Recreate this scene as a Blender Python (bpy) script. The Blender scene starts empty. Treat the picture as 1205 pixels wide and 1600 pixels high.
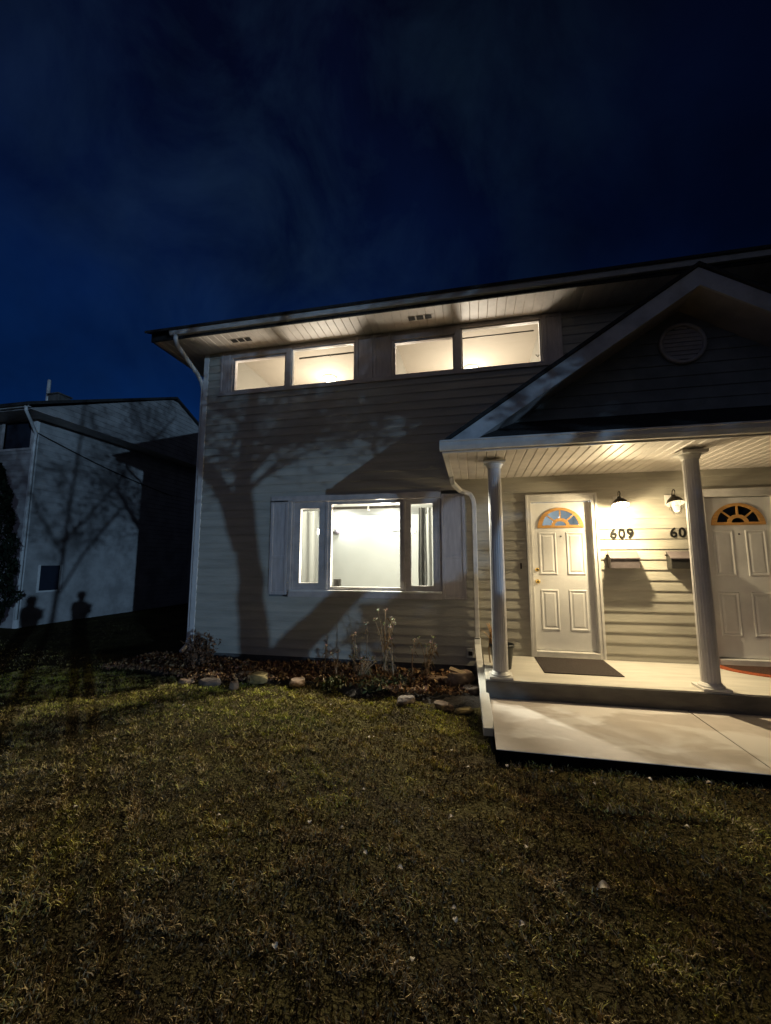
import bpy, math, random
import numpy as np
from mathutils import Vector, Matrix
random.seed(7); rng = np.random.default_rng(7)
R = math.radians
S = bpy.context.scene
COL = S.collection

# ------------------------------------------------------------------ camera
cam = bpy.data.cameras.new('camera'); co = bpy.data.objects.new('camera', cam); COL.objects.link(co)
pitch, yaw = R(6.976), R(12.11)
Fw = Vector((-math.sin(yaw)*math.cos(pitch), math.cos(yaw)*math.cos(pitch), math.sin(pitch)))
co.location = (0, 0, 1.6)
co.rotation_euler = Fw.to_track_quat('-Z', 'Y').to_euler()
cam.sensor_fit = 'HORIZONTAL'; cam.sensor_width = 36; cam.lens = 634.74/1205*36
cam.clip_start = 0.05; cam.clip_end = 2000
S.camera = co
S.view_settings.view_transform = 'Standard'
S.view_settings.look = 'None'
S.view_settings.exposure = 0.0
S.view_settings.gamma = 1.0

# ------------------------------------------------------------------ world: night sky with a city glow behind the viewer
w = bpy.data.worlds.new('World'); S.world = w; w.use_nodes = True
nt = w.node_tree; nt.nodes.clear()
def N(t, **k):
    n = nt.nodes.new(t)
    for a, b in k.items(): setattr(n, a, b)
    return n
out = N('ShaderNodeOutputWorld'); bg = N('ShaderNodeBackground'); bg.inputs['Strength'].default_value = 1.0
tc = N('ShaderNodeTexCoord'); sep = N('ShaderNodeSeparateXYZ')
nt.links.new(tc.outputs['Generated'], sep.inputs[0])
elev = N('ShaderNodeMapRange'); elev.inputs[1].default_value = 0.0; elev.inputs[2].default_value = 0.95
nt.links.new(sep.outputs['Z'], elev.inputs[0])
ramp = N('ShaderNodeValToRGB')
els = ramp.color_ramp.elements
els[0].position = 0.0; els[0].color = (0.0015, 0.0190, 0.100, 1)
els[1].position = 1.0; els[1].color = (0.0014, 0.0016, 0.0060, 1)
e = els.new(0.35); e.color = (0.0012, 0.0120, 0.060, 1)
e = els.new(0.62); e.color = (0.0012, 0.0050, 0.026, 1)
nt.links.new(elev.outputs[0], ramp.inputs[0])
# darker to the right
az = N('ShaderNodeMapRange'); az.inputs[1].default_value = -0.5; az.inputs[2].default_value = 0.65
az.inputs[3].default_value = 1.0; az.inputs[4].default_value = 0.16
nt.links.new(sep.outputs['X'], az.inputs[0])
noi = N('ShaderNodeTexNoise'); noi.inputs['Scale'].default_value = 2.2; noi.inputs['Detail'].default_value = 5; noi.inputs['Roughness'].default_value = 0.55
nt.links.new(tc.outputs['Generated'], noi.inputs['Vector'])
nm = N('ShaderNodeMapRange'); nm.inputs[1].default_value = 0.35; nm.inputs[2].default_value = 0.68; nm.inputs[3].default_value = 0.55; nm.inputs[4].default_value = 1.5
nt.links.new(noi.outputs[0], nm.inputs[0])
m1 = N('ShaderNodeMath', operation='MULTIPLY'); nt.links.new(az.outputs[0], m1.inputs[0]); nt.links.new(nm.outputs[0], m1.inputs[1])
sc = N('ShaderNodeVectorMath', operation='SCALE'); nt.links.new(ramp.outputs[0], sc.inputs[0]); nt.links.new(m1.outputs[0], sc.inputs['Scale'])
# faint wisps of cloud in the middle of the sky
cm = N('ShaderNodeMapping'); cm.inputs['Scale'].default_value = (2.6, 2.6, 2.2); cm.inputs['Location'].default_value = (0.4, 0, 0.3)
nt.links.new(tc.outputs['Generated'], cm.inputs[0])
cn = N('ShaderNodeTexNoise'); cn.inputs['Scale'].default_value = 1.5; cn.inputs['Detail'].default_value = 7; cn.inputs['Roughness'].default_value = 0.6; cn.inputs['Distortion'].default_value = 0.5
nt.links.new(cm.outputs[0], cn.inputs['Vector'])
cr = N('ShaderNodeMapRange'); cr.inputs[1].default_value = 0.42; cr.inputs[2].default_value = 0.75; nt.links.new(cn.outputs[0], cr.inputs[0])
dp = N('ShaderNodeVectorMath', operation='DISTANCE'); dp.inputs[1].default_value = (-0.30, 0.62, 0.72); nt.links.new(tc.outputs['Generated'], dp.inputs[0])
dr = N('ShaderNodeMapRange'); dr.interpolation_type = 'SMOOTHSTEP'; dr.inputs[1].default_value = 0.75; dr.inputs[2].default_value = 0.1; nt.links.new(dp.outputs['Value'], dr.inputs[0])
cmul = N('ShaderNodeMath', operation='MULTIPLY'); nt.links.new(cr.outputs[0], cmul.inputs[0]); nt.links.new(dr.outputs[0], cmul.inputs[1])
cs = N('ShaderNodeVectorMath', operation='SCALE'); cs.inputs[0].default_value = (0.0048, 0.0115, 0.020); nt.links.new(cmul.outputs[0], cs.inputs['Scale'])
ca = N('ShaderNodeVectorMath', operation='ADD'); nt.links.new(sc.outputs[0], ca.inputs[0]); nt.links.new(cs.outputs[0], ca.inputs[1]); sc = ca
# warm street glow over the road side (behind the viewer, low)
gy = N('ShaderNodeMapRange'); gy.interpolation_type = 'SMOOTHSTEP'
gy.inputs[1].default_value = 0.45; gy.inputs[2].default_value = -0.7
nt.links.new(sep.outputs['Y'], gy.inputs[0])
gz = N('ShaderNodeMapRange'); gz.inputs[1].default_value = 0.8; gz.inputs[2].default_value = 0.0
nt.links.new(sep.outputs['Z'], gz.inputs[0])
gm = N('ShaderNodeMath', operation='MULTIPLY'); nt.links.new(gy.outputs[0], gm.inputs[0]); nt.links.new(gz.outputs[0], gm.inputs[1])
gc = N('ShaderNodeVectorMath', operation='SCALE'); gc.inputs[0].default_value = (0.074, 0.0745, 0.070)
nt.links.new(gm.outputs[0], gc.inputs['Scale'])
ad = N('ShaderNodeVectorMath', operation='ADD'); nt.links.new(sc.outputs[0], ad.inputs[0]); nt.links.new(gc.outputs[0], ad.inputs[1])
nt.links.new(ad.outputs[0], bg.inputs['Color']); nt.links.new(bg.outputs[0], out.inputs[0])

# ------------------------------------------------------------------ the cold high light from across the street
EL = R(3.8); LH = Vector((0.7546, -0.6562, 0))
LV = Vector((LH.x*math.cos(EL), LH.y*math.cos(EL), math.sin(EL)))
sun = bpy.data.lights.new('street_light_beam', 'SUN'); sun.energy = 0.76; sun.angle = R(0.4); sun.color = (0.38, 0.64, 1.0)
so = bpy.data.objects.new('street_light_beam', sun); COL.objects.link(so)
so.rotation_euler = LV.to_track_quat('Z', 'Y').to_euler(); so.location = (26, -22, 4)
LAMP_MAIN, LAMP_SECOND, LAMP_DOWN = 88.0, 5.0, 420.0
ROOM_LOW, ROOM_UP, HALL = 840.0, 225.0, 60.0

# ------------------------------------------------------------------ materials
MATS = {}
def mat(name, col, rough=0.6, var=0.12, scale=8.0, bump=0.0, bscale=60.0, metal=0.0, col2=None, stretch=None, spec=0.5, emis=None, es=0, detail=4):
    m = bpy.data.materials.new(name); m.use_nodes = True; t = m.node_tree
    p = t.nodes['Principled BSDF']; p.inputs['Roughness'].default_value = rough; p.inputs['Metallic'].default_value = metal
    p.inputs['Specular IOR Level'].default_value = spec
    c2 = col2 or tuple(max(0, c*(1-var*2.2)) for c in col)
    tcn = t.nodes.new('ShaderNodeTexCoord'); mp = t.nodes.new('ShaderNodeMapping')
    if stretch: mp.inputs['Scale'].default_value = stretch
    t.links.new(tcn.outputs['Object'], mp.inputs[0])
    n = t.nodes.new('ShaderNodeTexNoise'); n.inputs['Scale'].default_value = scale; n.inputs['Detail'].default_value = detail; n.inputs['Roughness'].default_value = 0.6
    t.links.new(mp.outputs[0], n.inputs['Vector'])
    r = t.nodes.new('ShaderNodeValToRGB'); r.color_ramp.elements[0].position = 0.35; r.color_ramp.elements[1].position = 0.62
    r.color_ramp.elements[0].color = (*c2, 1); r.color_ramp.elements[1].color = (*col, 1)
    t.links.new(n.outputs[0], r.inputs[0]); t.links.new(r.outputs[0], p.inputs['Base Color'])
    if bump:
        b = t.nodes.new('ShaderNodeBump'); b.inputs['Strength'].default_value = bump; b.inputs['Distance'].default_value = 0.01
        n2 = t.nodes.new('ShaderNodeTexNoise'); n2.inputs['Scale'].default_value = bscale; n2.inputs['Detail'].default_value = 3
        t.links.new(mp.outputs[0], n2.inputs['Vector']); t.links.new(n2.outputs[0], b.inputs['Height']); t.links.new(b.outputs[0], p.inputs['Normal'])
    if emis:
        p.inputs['Emission Color'].default_value = (*emis, 1); p.inputs['Emission Strength'].default_value = es
    MATS[name] = m; return m
def glass(name, tint=(0.93, 0.96, 0.95), refl=0.08):
    m = bpy.data.materials.new(name); m.use_nodes = True; t = m.node_tree; t.nodes.clear()
    o = t.nodes.new('ShaderNodeOutputMaterial'); mx = t.nodes.new('ShaderNodeMixShader'); tr = t.nodes.new('ShaderNodeBsdfTransparent'); g = t.nodes.new('ShaderNodeBsdfGlossy')
    tr.inputs[0].default_value = (*tint, 1); g.inputs['Roughness'].default_value = 0.03
    fr = t.nodes.new('ShaderNodeFresnel'); fr.inputs[0].default_value = 1.45
    t.links.new(fr.outputs[0], mx.inputs[0]); t.links.new(tr.outputs[0], mx.inputs[1]); t.links.new(g.outputs[0], mx.inputs[2]); t.links.new(mx.outputs[0], o.inputs[0])
    return m
def sheer(name, col):
    m = bpy.data.materials.new(name); m.use_nodes = True; t = m.node_tree; t.nodes.clear()
    o = t.nodes.new('ShaderNodeOutputMaterial'); mx = t.nodes.new('ShaderNodeMixShader'); d = t.nodes.new('ShaderNodeBsdfDiffuse'); tl = t.nodes.new('ShaderNodeBsdfTranslucent')
    d.inputs[0].default_value = (*col, 1); tl.inputs[0].default_value = (*col, 1); mx.inputs[0].default_value = 0.65
    t.links.new(d.outputs[0], mx.inputs[1]); t.links.new(tl.outputs[0], mx.inputs[2]); t.links.new(mx.outputs[0], o.inputs[0]); return m
def attr_mat(name, rough=0.85, trans=0.0):
    m = bpy.data.materials.new(name); m.use_nodes = True; t = m.node_tree
    p = t.nodes['Principled BSDF']; p.inputs['Roughness'].default_value = rough; p.inputs['Specular IOR Level'].default_value = 0.12
    a = t.nodes.new('ShaderNodeAttribute'); a.attribute_name = 'tint'
    t.links.new(a.outputs['Color'], p.inputs['Base Color'])
    return m
M_siding = mat('vinyl_siding', (0.455, 0.43, 0.36), 0.5, 0.10, 3.0, 0.25, 35, stretch=(0.4, 1, 3))
M_siding_n = mat('neighbour_siding', (0.40, 0.385, 0.365), 0.6, 0.16, 2.0, 0.2, 30)
M_trim = mat('painted_trim', (0.52, 0.475, 0.45), 0.5, 0.12, 5, 0.15, 40)
M_shut = mat('shutter_vinyl', (0.55, 0.50, 0.48), 0.5, 0.10, 5, 0.15, 60, stretch=(4, 1, 0.6))
M_white = mat('white_aluminium', (0.72, 0.70, 0.66), 0.38, 0.07, 6, 0.05, 30)
M_door = mat('painted_steel_door', (0.74, 0.73, 0.71), 0.4, 0.05, 4, 0.08, 90)
M_soffit = mat('soffit_vinyl', (0.66, 0.61, 0.56), 0.5, 0.07, 5)
M_vent = mat('vent_black', (0.012, 0.011, 0.010), 0.8)
M_roof = mat('asphalt_shingle', (0.040, 0.038, 0.036), 0.9, 0.3, 30, 0.8, 120)
M_found = mat('foundation_concrete', (0.13, 0.12, 0.11), 0.9, 0.2, 8, 0.5, 60)
M_deck = mat('deck_concrete', (0.60, 0.57, 0.50), 0.75, 0.08, 3, 0.15, 120, stretch=(0.5, 2.5, 1))
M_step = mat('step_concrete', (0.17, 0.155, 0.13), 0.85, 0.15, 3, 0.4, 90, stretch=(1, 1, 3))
M_wall_in = mat('interior_paint', (0.215, 0.228, 0.224), 0.8, 0.02, 3)
M_ceil_in = mat('interior_ceiling', (0.31, 0.278, 0.23), 0.8, 0.02, 3)
M_wall_up = mat('upstairs_paint', (0.25, 0.235, 0.20), 0.8, 0.02, 3)
M_floor_in = mat('interior_floor', (0.35, 0.25, 0.16), 0.6, 0.15, 6)
M_dark_in = mat('dark_hall', (0.01, 0.015, 0.03), 0.9)
M_blackmetal = mat('dark_bronze', (0.035, 0.028, 0.022), 0.4, 0.1, 20, metal=0.6)
M_black = mat('black_number', (0.012, 0.011, 0.010), 0.35)
M_mail = mat('grey_mailbox_paint', (0.125, 0.105, 0.105), 0.45, 0.08, 10, 0.05, 60)
M_mail_dark = mat('dark_mailbox_front', (0.028, 0.026, 0.022), 0.5, 0.08, 10)
M_brass = mat('brass', (0.78, 0.55, 0.20), 0.22, 0.05, 10, metal=1.0)
M_oak = mat('oak_frame', (0.62, 0.33, 0.10), 0.45, 0.12, 12, stretch=(1, 1, 4))
M_mat_brown = mat('brown_rubber_mat', (0.045, 0.032, 0.026), 0.9, 0.2, 60, 0.6, 400)
M_mat_orange = mat('orange_coir', (0.50, 0.11, 0.03), 0.9, 0.2, 80, 0.6, 300)
M_mat_dark = mat('dark_coir', (0.10, 0.045, 0.025), 0.95, 0.3, 60, 0.6, 300)
M_pot = mat('black_plastic_pot', (0.012, 0.014, 0.012), 0.4)
M_soil = mat('bed_soil', (0.030, 0.020, 0.013), 0.95, 0.3, 30, 1.0, 60)
M_rod = mat('curtain_rod_metal', (0.03, 0.025, 0.02), 0.5)
M_curtain = mat('curtain_grey', (0.14, 0.145, 0.14), 0.9)
M_sheer = sheer('curtain_white', (0.16, 0.165, 0.16))
M_glass = glass('window_glass')
M_bark = mat('bark', (0.05, 0.04, 0.03), 0.9, 0.3, 10, 0.8, 30)
M_leafattr = attr_mat('leaf_tints')
M_wood = mat('split_wood', (0.50, 0.36, 0.20), 0.8, 0.15, 20)
M_outlet = mat('outlet_plastic', (0.62, 0.62, 0.58), 0.4)
M_globe_on = mat('globe_lit', (0.9, 0.9, 0.9), 0.4, emis=(1.0, 0.96, 0.88), es=6)
M_globe_off = mat('globe_unlit', (0.17, 0.16, 0.20), 0.3)
M_bulb1 = mat('lamp_glass_lit', (0.9, 0.85, 0.7), 0.4, emis=(1.0, 0.83, 0.55), es=14)
M_bulb2 = mat('frosted_glass_glow', (0.85, 0.82, 0.74), 0.4, emis=(1.0, 0.86, 0.62), es=0.9)
M_dome = mat('dome_glass', (0.9, 0.88, 0.8), 0.4, emis=(1.0, 0.9, 0.72), es=7)
M_lawnsoil = None

# stained concrete for the walkway: pale salt patches with their own outline
def walk_mat():
    m = mat('walk_concrete', (0.53, 0.47, 0.42), 0.8, 0.08, 2.5, 0.2, 90); t = m.node_tree
    p = t.nodes['Principled BSDF']; old = p.inputs['Base Color'].links[0].from_socket
    tcn = t.nodes.new('ShaderNodeTexCoord'); mp = t.nodes.new('ShaderNodeMapping'); mp.inputs['Scale'].default_value = (1.1, 1.7, 1); mp.inputs['Location'].default_value = (0.3, 0.2, 0)
    t.links.new(tcn.outputs['Object'], mp.inputs[0])
    n = t.nodes.new('ShaderNodeTexNoise'); n.inputs['Scale'].default_value = 1.5; n.inputs['Detail'].default_value = 3; n.inputs['Distortion'].default_value = 0.4
    t.links.new(mp.outputs[0], n.inputs['Vector'])
    r = t.nodes.new('ShaderNodeValToRGB'); r.color_ramp.elements[0].position = 0.47; r.color_ramp.elements[1].position = 0.56
    t.links.new(n.outputs[0], r.inputs[0])
    mx = t.nodes.new('ShaderNodeMixRGB'); mx.inputs['Color2'].default_value = (0.66, 0.62, 0.585, 1)
    t.links.new(r.outputs[0], mx.inputs[0]); t.links.new(old, mx.inputs[1]); t.links.new(mx.outputs[0], p.inputs['Base Color'])
    return m
M_walk = walk_mat()
M_edgeshade = mat('edge_shade_black', (0.004, 0.003, 0.0025), 0.95, 0.3, 30, spec=0.0)  # near-black, puts the shade along the slab edge into the colour

# ------------------------------------------------------------------ building helpers
ORG = {}
def tag(o, label=None, cat=None, group=None, kind=None):
    if label: o['label'] = label
    if cat: o['category'] = cat
    if group: o['group'] = group
    if kind: o['kind'] = kind
    return o
def empty(name, loc, label, cat, group=None):
    o = bpy.data.objects.new(name, None); COL.objects.link(o); o.location = loc; o.empty_display_size = 0.2
    ORG[o.name] = Vector(loc); return tag(o, label, cat, group)
def link_mesh(me, name, m, parent=None, smooth=False, bevel=0, world=True):
    o = bpy.data.objects.new(name, me); COL.objects.link(o)
    org = ORG[parent.name] if parent is not None else None
    if org is not None:
        if world: me.transform(Matrix.Translation(-org))
        o.parent = parent; ORG[o.name] = org
    else: ORG[o.name] = Vector((0, 0, 0))
    if m is not None and len(me.materials) == 0: me.materials.append(m)
    if smooth: me.polygons.foreach_set('use_smooth', [True]*len(me.polygons))
    if bevel:
        b = o.modifiers.new('bevel', 'BEVEL'); b.width = bevel; b.segments = 2; b.limit_method = 'ANGLE'
    return o
class MB:
    def __init__(s): s.v = []; s.f = []; s.t = []
    def q(s, *pts, tint=None):
        n = len(s.v); s.v += [tuple(p) for p in pts]; s.f.append(tuple(range(n, n+len(pts))))
        if tint is not None: s.t += [tint]*len(pts)
        return s
    def bx(s, x0, x1, y0, y1, z0, z1):
        n = len(s.v)
        s.v += [(x0,y0,z0),(x1,y0,z0),(x1,y1,z0),(x0,y1,z0),(x0,y0,z1),(x1,y0,z1),(x1,y1,z1),(x0,y1,z1)]
        for f in ((0,3,2,1),(4,5,6,7),(0,1,5,4),(1,2,6,5),(2,3,7,6),(3,0,4,7)): s.f.append(tuple(n+i for i in f))
        return s
    def prism(s, poly, a, b, axis='x'):
        """poly: list of 2-d points; extruded along axis from a to b"""
        n = len(s.v); k = len(poly)
        for t in (a, b):
            for p in poly:
                s.v.append((t, p[0], p[1]) if axis == 'x' else (p[0], t, p[1]) if axis == 'y' else (p[0], p[1], t))
        s.f.append(tuple(range(n, n+k))); s.f.append(tuple(range(n+2*k-1, n+k-1, -1)))
        for i in range(k):
            j = (i+1) % k; s.f.append((n+i, n+k+i, n+k+j, n+j))
        return s
    def tube(s, pts, rad, seg=10, caps=True, flat=None):
        pts = [Vector(p) for p in pts]; rs = rad if isinstance(rad, (list, tuple)) else [rad]*len(pts)
        n0 = len(s.v); prev = None
        for i, p in enumerate(pts):
            d = (pts[min(i+1, len(pts)-1)] - pts[max(i-1, 0)]).normalized()
            if prev is None:
                u = d.orthogonal().normalized()
            else:
                u = (prev - d*prev.dot(d)).normalized()
            prev = u; v = d.cross(u)
            for k in range(seg):
                a = 2*math.pi*k/seg
                s.v.append(tuple(p + (u*math.cos(a) + v*math.sin(a))*rs[i]))
        for i in range(len(pts)-1):
            for k in range(seg):
                a = n0+i*seg+k; b = n0+i*seg+(k+1) % seg
                s.f.append((a, b, b+seg, a+seg))
        if caps:
            s.f.append(tuple(n0+seg-1-k for k in range(seg))); e0 = n0+(len(pts)-1)*seg
            s.f.append(tuple(e0+k for k in range(seg)))
        return s
    def rect_tube(s, pts, wx, wn):
        """rectangular pipe swept through points lying in a common x-ish column; width wx along X, depth wn in the bend plane"""
        pts = [Vector(p) for p in pts]; n0 = len(s.v); X = Vector((1, 0, 0))
        for i, p in enumerate(pts):
            d = (pts[min(i+1, len(pts)-1)] - pts[max(i-1, 0)]).normalized()
            x = (X - d*X.dot(d)).normalized(); nrm = d.cross(x)
            for a, b in ((-1,-1),(1,-1),(1,1),(-1,1)): s.v.append(tuple(p + x*a*wx/2 + nrm*b*wn/2))
        for i in range(len(pts)-1):
            for k in range(4):
                a = n0+i*4+k; b = n0+i*4+(k+1) % 4
                s.f.append((a, b, b+4, a+4))
        s.f.append((n0+3, n0+2, n0+1, n0)); e0 = n0+(len(pts)-1)*4; s.f.append((e0, e0+1, e0+2, e0+3))
        return s
    def lathe(s, c, prof, seg=24):
        n0 = len(s.v)
        for r, z in prof:
            for k in range(seg):
                a = 2*math.pi*k/seg; s.v.append((c[0]+r*math.cos(a), c[1]+r*math.sin(a), c[2]+z))
        for i in range(len(prof)-1):
            for k in range(seg):
                a = n0+i*seg+k; b = n0+i*seg+(k+1) % seg; s.f.append((a, b, b+seg, a+seg))
        return s
    def build(s, name, m, parent=None, smooth=False, bevel=0):
        me = bpy.data.meshes.new(name); me.from_pydata(s.v, [], s.f); me.update()
        if s.t:
            at = me.color_attributes.new('tint', 'FLOAT_COLOR', 'POINT')
            at.data.foreach_set('color', np.array([(*c, 1) for c in s.t], dtype=np.float32).ravel())
        return link_mesh(me, name, m, parent, smooth, bevel)
def flat(name, loops, y, depth, m, parent=None, bev=0, flip=False):
    """2-d loops (x,z) with holes, front face at y, depth going back (+y)"""
    c = bpy.data.curves.new(name, 'CURVE'); c.dimensions = '2D'; c.fill_mode = 'BOTH'; c.extrude = depth/2 - bev; c.bevel_depth = bev
    for lp in loops:
        sp = c.splines.new('POLY'); sp.points.add(len(lp)-1); sp.use_cyclic_u = True
        for i, (a, b) in enumerate(lp): sp.points[i].co = (a, b, 0, 1)
    tmp = bpy.data.objects.new('tmp', c); me = bpy.data.meshes.new_from_object(tmp); bpy.data.objects.remove(tmp)
    me.materials.clear(); me.name = name
    me.transform(Matrix(((1,0,0,0),(0,0,-1,y+depth/2),(0,1,0,0),(0,0,0,1))))
    return link_mesh(me, name, m, parent)
def dup(o, loc=None, parent=None):
    c = o.copy(); COL.objects.link(c)
    if parent is not None: c.parent = parent
    ORG[c.name] = ORG.get(o.name, Vector((0,0,0)))
    for ch in [x for x in bpy.data.objects if x.parent == o]: dup(ch, parent=c)
    if loc is not None: c.location = loc
    return c
def raw_cloud(name, V, F, T, m, parent=None, smooth=False):
    me = bpy.data.meshes.new(name); k = F.shape[1]
    me.vertices.add(len(V)); me.vertices.foreach_set('co', V.astype(np.float32).ravel())
    me.loops.add(F.size); me.loops.foreach_set('vertex_index', F.astype(np.int32).ravel())
    me.polygons.add(len(F)); me.polygons.foreach_set('loop_start', np.arange(0, F.size, k, dtype=np.int32)); me.polygons.foreach_set('loop_total', np.full(len(F), k, dtype=np.int32))
    me.update(); me.validate()
    at = me.color_attributes.new('tint', 'FLOAT_COLOR', 'POINT')
    at.data.foreach_set('color', np.concatenate([T, np.ones((len(T), 1))], 1).astype(np.float32).ravel())
    return link_mesh(me, name, m, parent, smooth)
def leaf_quads(P, size, tints, up=0.0, aspect=0.55):
    """random leaf quads at points P"""
    n = len(P); a = rng.normal(size=(n, 3)); a[:, 2] += up; a /= np.linalg.norm(a, axis=1)[:, None]
    b = np.cross(a, rng.normal(size=(n, 3))); b /= np.linalg.norm(b, axis=1)[:, None]
    s = (size*(0.6+0.8*rng.random(n)))[:, None]
    V = np.stack([P-a*s, P+b*s*aspect*0.9-a*s*0.1, P+a*s, P-b*s*aspect*0.9+a*s*0.1], 1)
    bend = np.cross(a, b)*s*0.25; V[:, 0] += bend; V[:, 2] += bend
    F = np.arange(n*4).reshape(n, 4)
    T = np.repeat(tints, 4, axis=0)
    return V.reshape(-1, 3), F, T
def tints(n, cols, jitter=0.35):
    cols = np.array(cols); i = rng.integers(0, len(cols), n)
    return cols[i]*(1-jitter+2*jitter*rng.random(n))[:, None]

Z0 = 1.6          # eye height: facade numbers below are measured from eye level
D = 6.05          # facade plane
PITCH = 0.1365; PHASE = -0.243 + Z0
def siding_mesh(regions, mapf, pitch=PITCH, phase=PHASE, lip=0.013):
    """regions (a0,a1,z0,z1); mapf(a, off, z) -> point, off = how far it stands out"""
    b = MB()
    for a0, a1, z0, z1 in regions:
        k0 = math.floor((z0-phase)/pitch); k1 = math.ceil((z1-phase)/pitch)
        for k in range(k0, k1):
            s0 = phase+k*pitch; s1 = s0+pitch
            lo, hi = max(s0, z0), min(s1, z1)
            if hi-lo < 1e-4: continue
            # gently bowed course: lip, belly, tuck
            prof = [(s0, lip), (s0+pitch*0.10, lip), (s0+pitch*0.86, 0.002), (s1, 0.001)]
            zs = [lo]+[p[0] for p in prof if lo < p[0] < hi]+[hi]
            o = [float(np.interp(z, [p[0] for p in prof], [p[1] for p in prof])) for z in zs]
            for i in range(len(zs)-1):
                b.q(mapf(a0, o[i], zs[i]), mapf(a1, o[i], zs[i]), mapf(a1, o[i+1], zs[i+1]), mapf(a0, o[i+1], zs[i+1]))
            if lo == s0: b.q(mapf(a0, 0.001, lo), mapf(a1, 0.001, lo), mapf(a1, lip, lo), mapf(a0, lip, lo))
    return b
def subtract(rect, holes):
    xs = sorted({rect[0], rect[1], *[h[0] for h in holes], *[h[1] for h in holes]}); zs = sorted({rect[2], rect[3], *[h[2] for h in holes], *[h[3] for h in holes]})
    xs = [x for x in xs if rect[0] <= x <= rect[1]]; zs = [z for z in zs if rect[2] <= z <= rect[3]]
    out = []
    for j in range(len(zs)-1):
        run = None
        for i in range(len(xs)-1):
            cx, cz = (xs[i]+xs[i+1])/2, (zs[j]+zs[j+1])/2
            inside = any(h[0] < cx < h[1] and h[2] < cz < h[3] for h in holes)
            if inside:
                if run: out.append(run); run = None
            else:
                run = (run[0] if run else xs[i], xs[i+1], zs[j], zs[j+1])
        if run: out.append(run)
    return out

# ================================================================== SETTING
def ground_mat():
    m = bpy.data.materials.new('lawn_ground'); m.use_nodes = True; t = m.node_tree; p = t.nodes['Principled BSDF']; p.inputs['Roughness'].default_value = 0.95; p.inputs['Specular IOR Level'].default_value = 0.05
    tcn = t.nodes.new('ShaderNodeTexCoord')
    n = t.nodes.new('ShaderNodeTexNoise'); n.inputs['Scale'].default_value = 1.6; n.inputs['Detail'].default_value = 8; n.inputs['Roughness'].default_value = 0.7
    t.links.new(tcn.outputs['Object'], n.inputs['Vector'])
    r = t.nodes.new('ShaderNodeValToRGB'); r.color_ramp.elements[0].position = 0.38; r.color_ramp.elements[0].color = (0.040, 0.028, 0.014, 1)
    r.color_ramp.elements[1].position = 0.65; r.color_ramp.elements[1].color = (0.105, 0.085, 0.028, 1)
    t.links.new(n.outputs[0], r.inputs[0]); t.links.new(r.outputs[0], p.inputs['Base Color'])
    n2 = t.nodes.new('ShaderNodeTexNoise'); n2.inputs['Scale'].default_value = 45; n2.inputs['Detail'].default_value = 4
    t.links.new(tcn.outputs['Object'], n2.inputs['Vector'])
    b = t.nodes.new('ShaderNodeBump'); b.inputs['Strength'].default_value = 1; b.inputs['Distance'].default_value = 0.03
    t.links.new(n2.outputs[0], b.inputs['Height']); t.links.new(b.outputs[0], p.inputs['Normal'])
    return m
def bumpy(x, y): return 0.02*math.sin(x*1.7+0.6)*math.cos(y*1.3) + 0.012*math.sin(x*4.1+y*2.2) + 0.008*math.cos(y*5.3-x*1.1)
def lawn_h(x, y):
    near = 1.0
    if y > 3.0 and x > -0.3: near = max(0.0, 1-(x+0.3)/0.3)*0.5+0.1
    if y > 5: near *= max(0.2, 1-(y-5)/2)
    rise = 0.055*max(0.0, min(1.0, (x+0.2)/0.6))*max(0.0, min(1.0, (y-2.4)/0.8))*(1 if y < 3.51 else 0)
    return bumpy(x, y)*near - 0.004 + rise
b = MB()
gx = np.concatenate([[-600, -120, -40, -18], np.arange(-13, 8.01, 0.25), [14, 40, 120, 600]])
gyy = np.concatenate([[-600, -120, -30, -8], np.arange(-1, 9.01, 0.25), [16, 30, 120, 600]])
for j, y in enumerate(gyy):
    for i, x in enumerate(gx):
        inside = -13 <= x <= 8 and -1 <= y <= 9
        b.v.append((x, y, lawn_h(x, y) if inside else -0.01))
for j in range(len(gyy)-1):
    for i in range(len(gx)-1):
        a = j*len(gx)+i; b.f.append((a, a+1, a+1+len(gx), a+len(gx)))
tag(b.build('ground', ground_mat(), smooth=True), kind='structure')

# walkway slabs with joints
b = MB()
for x0, x1 in ((0.14, 2.045), (2.055, 3.96), (3.97, 5.9)):
    b.bx(x0, x1, 3.52, 4.785, 0.114, 0.13)
tag(b.build('path', M_walk, bevel=0.006), kind='structure')
tag(MB().bx(0.136, 5.9, 3.516, 4.785, -0.06, 0.1135).bx(0.136, 5.9, 3.516, 3.5195, 0.1136, 0.126).build('path_shade_base', M_edgeshade), kind='structure')  # base under the slabs and front strip, shade painted in as black

# ================================================================== THE HOUSE
HX0, HX1 = -4.58, 9.26
house = empty('duplex_house', (2.34, D, 0), 'two-storey beige vinyl-sided duplex with lit windows and a gabled front porch', 'house')
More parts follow.
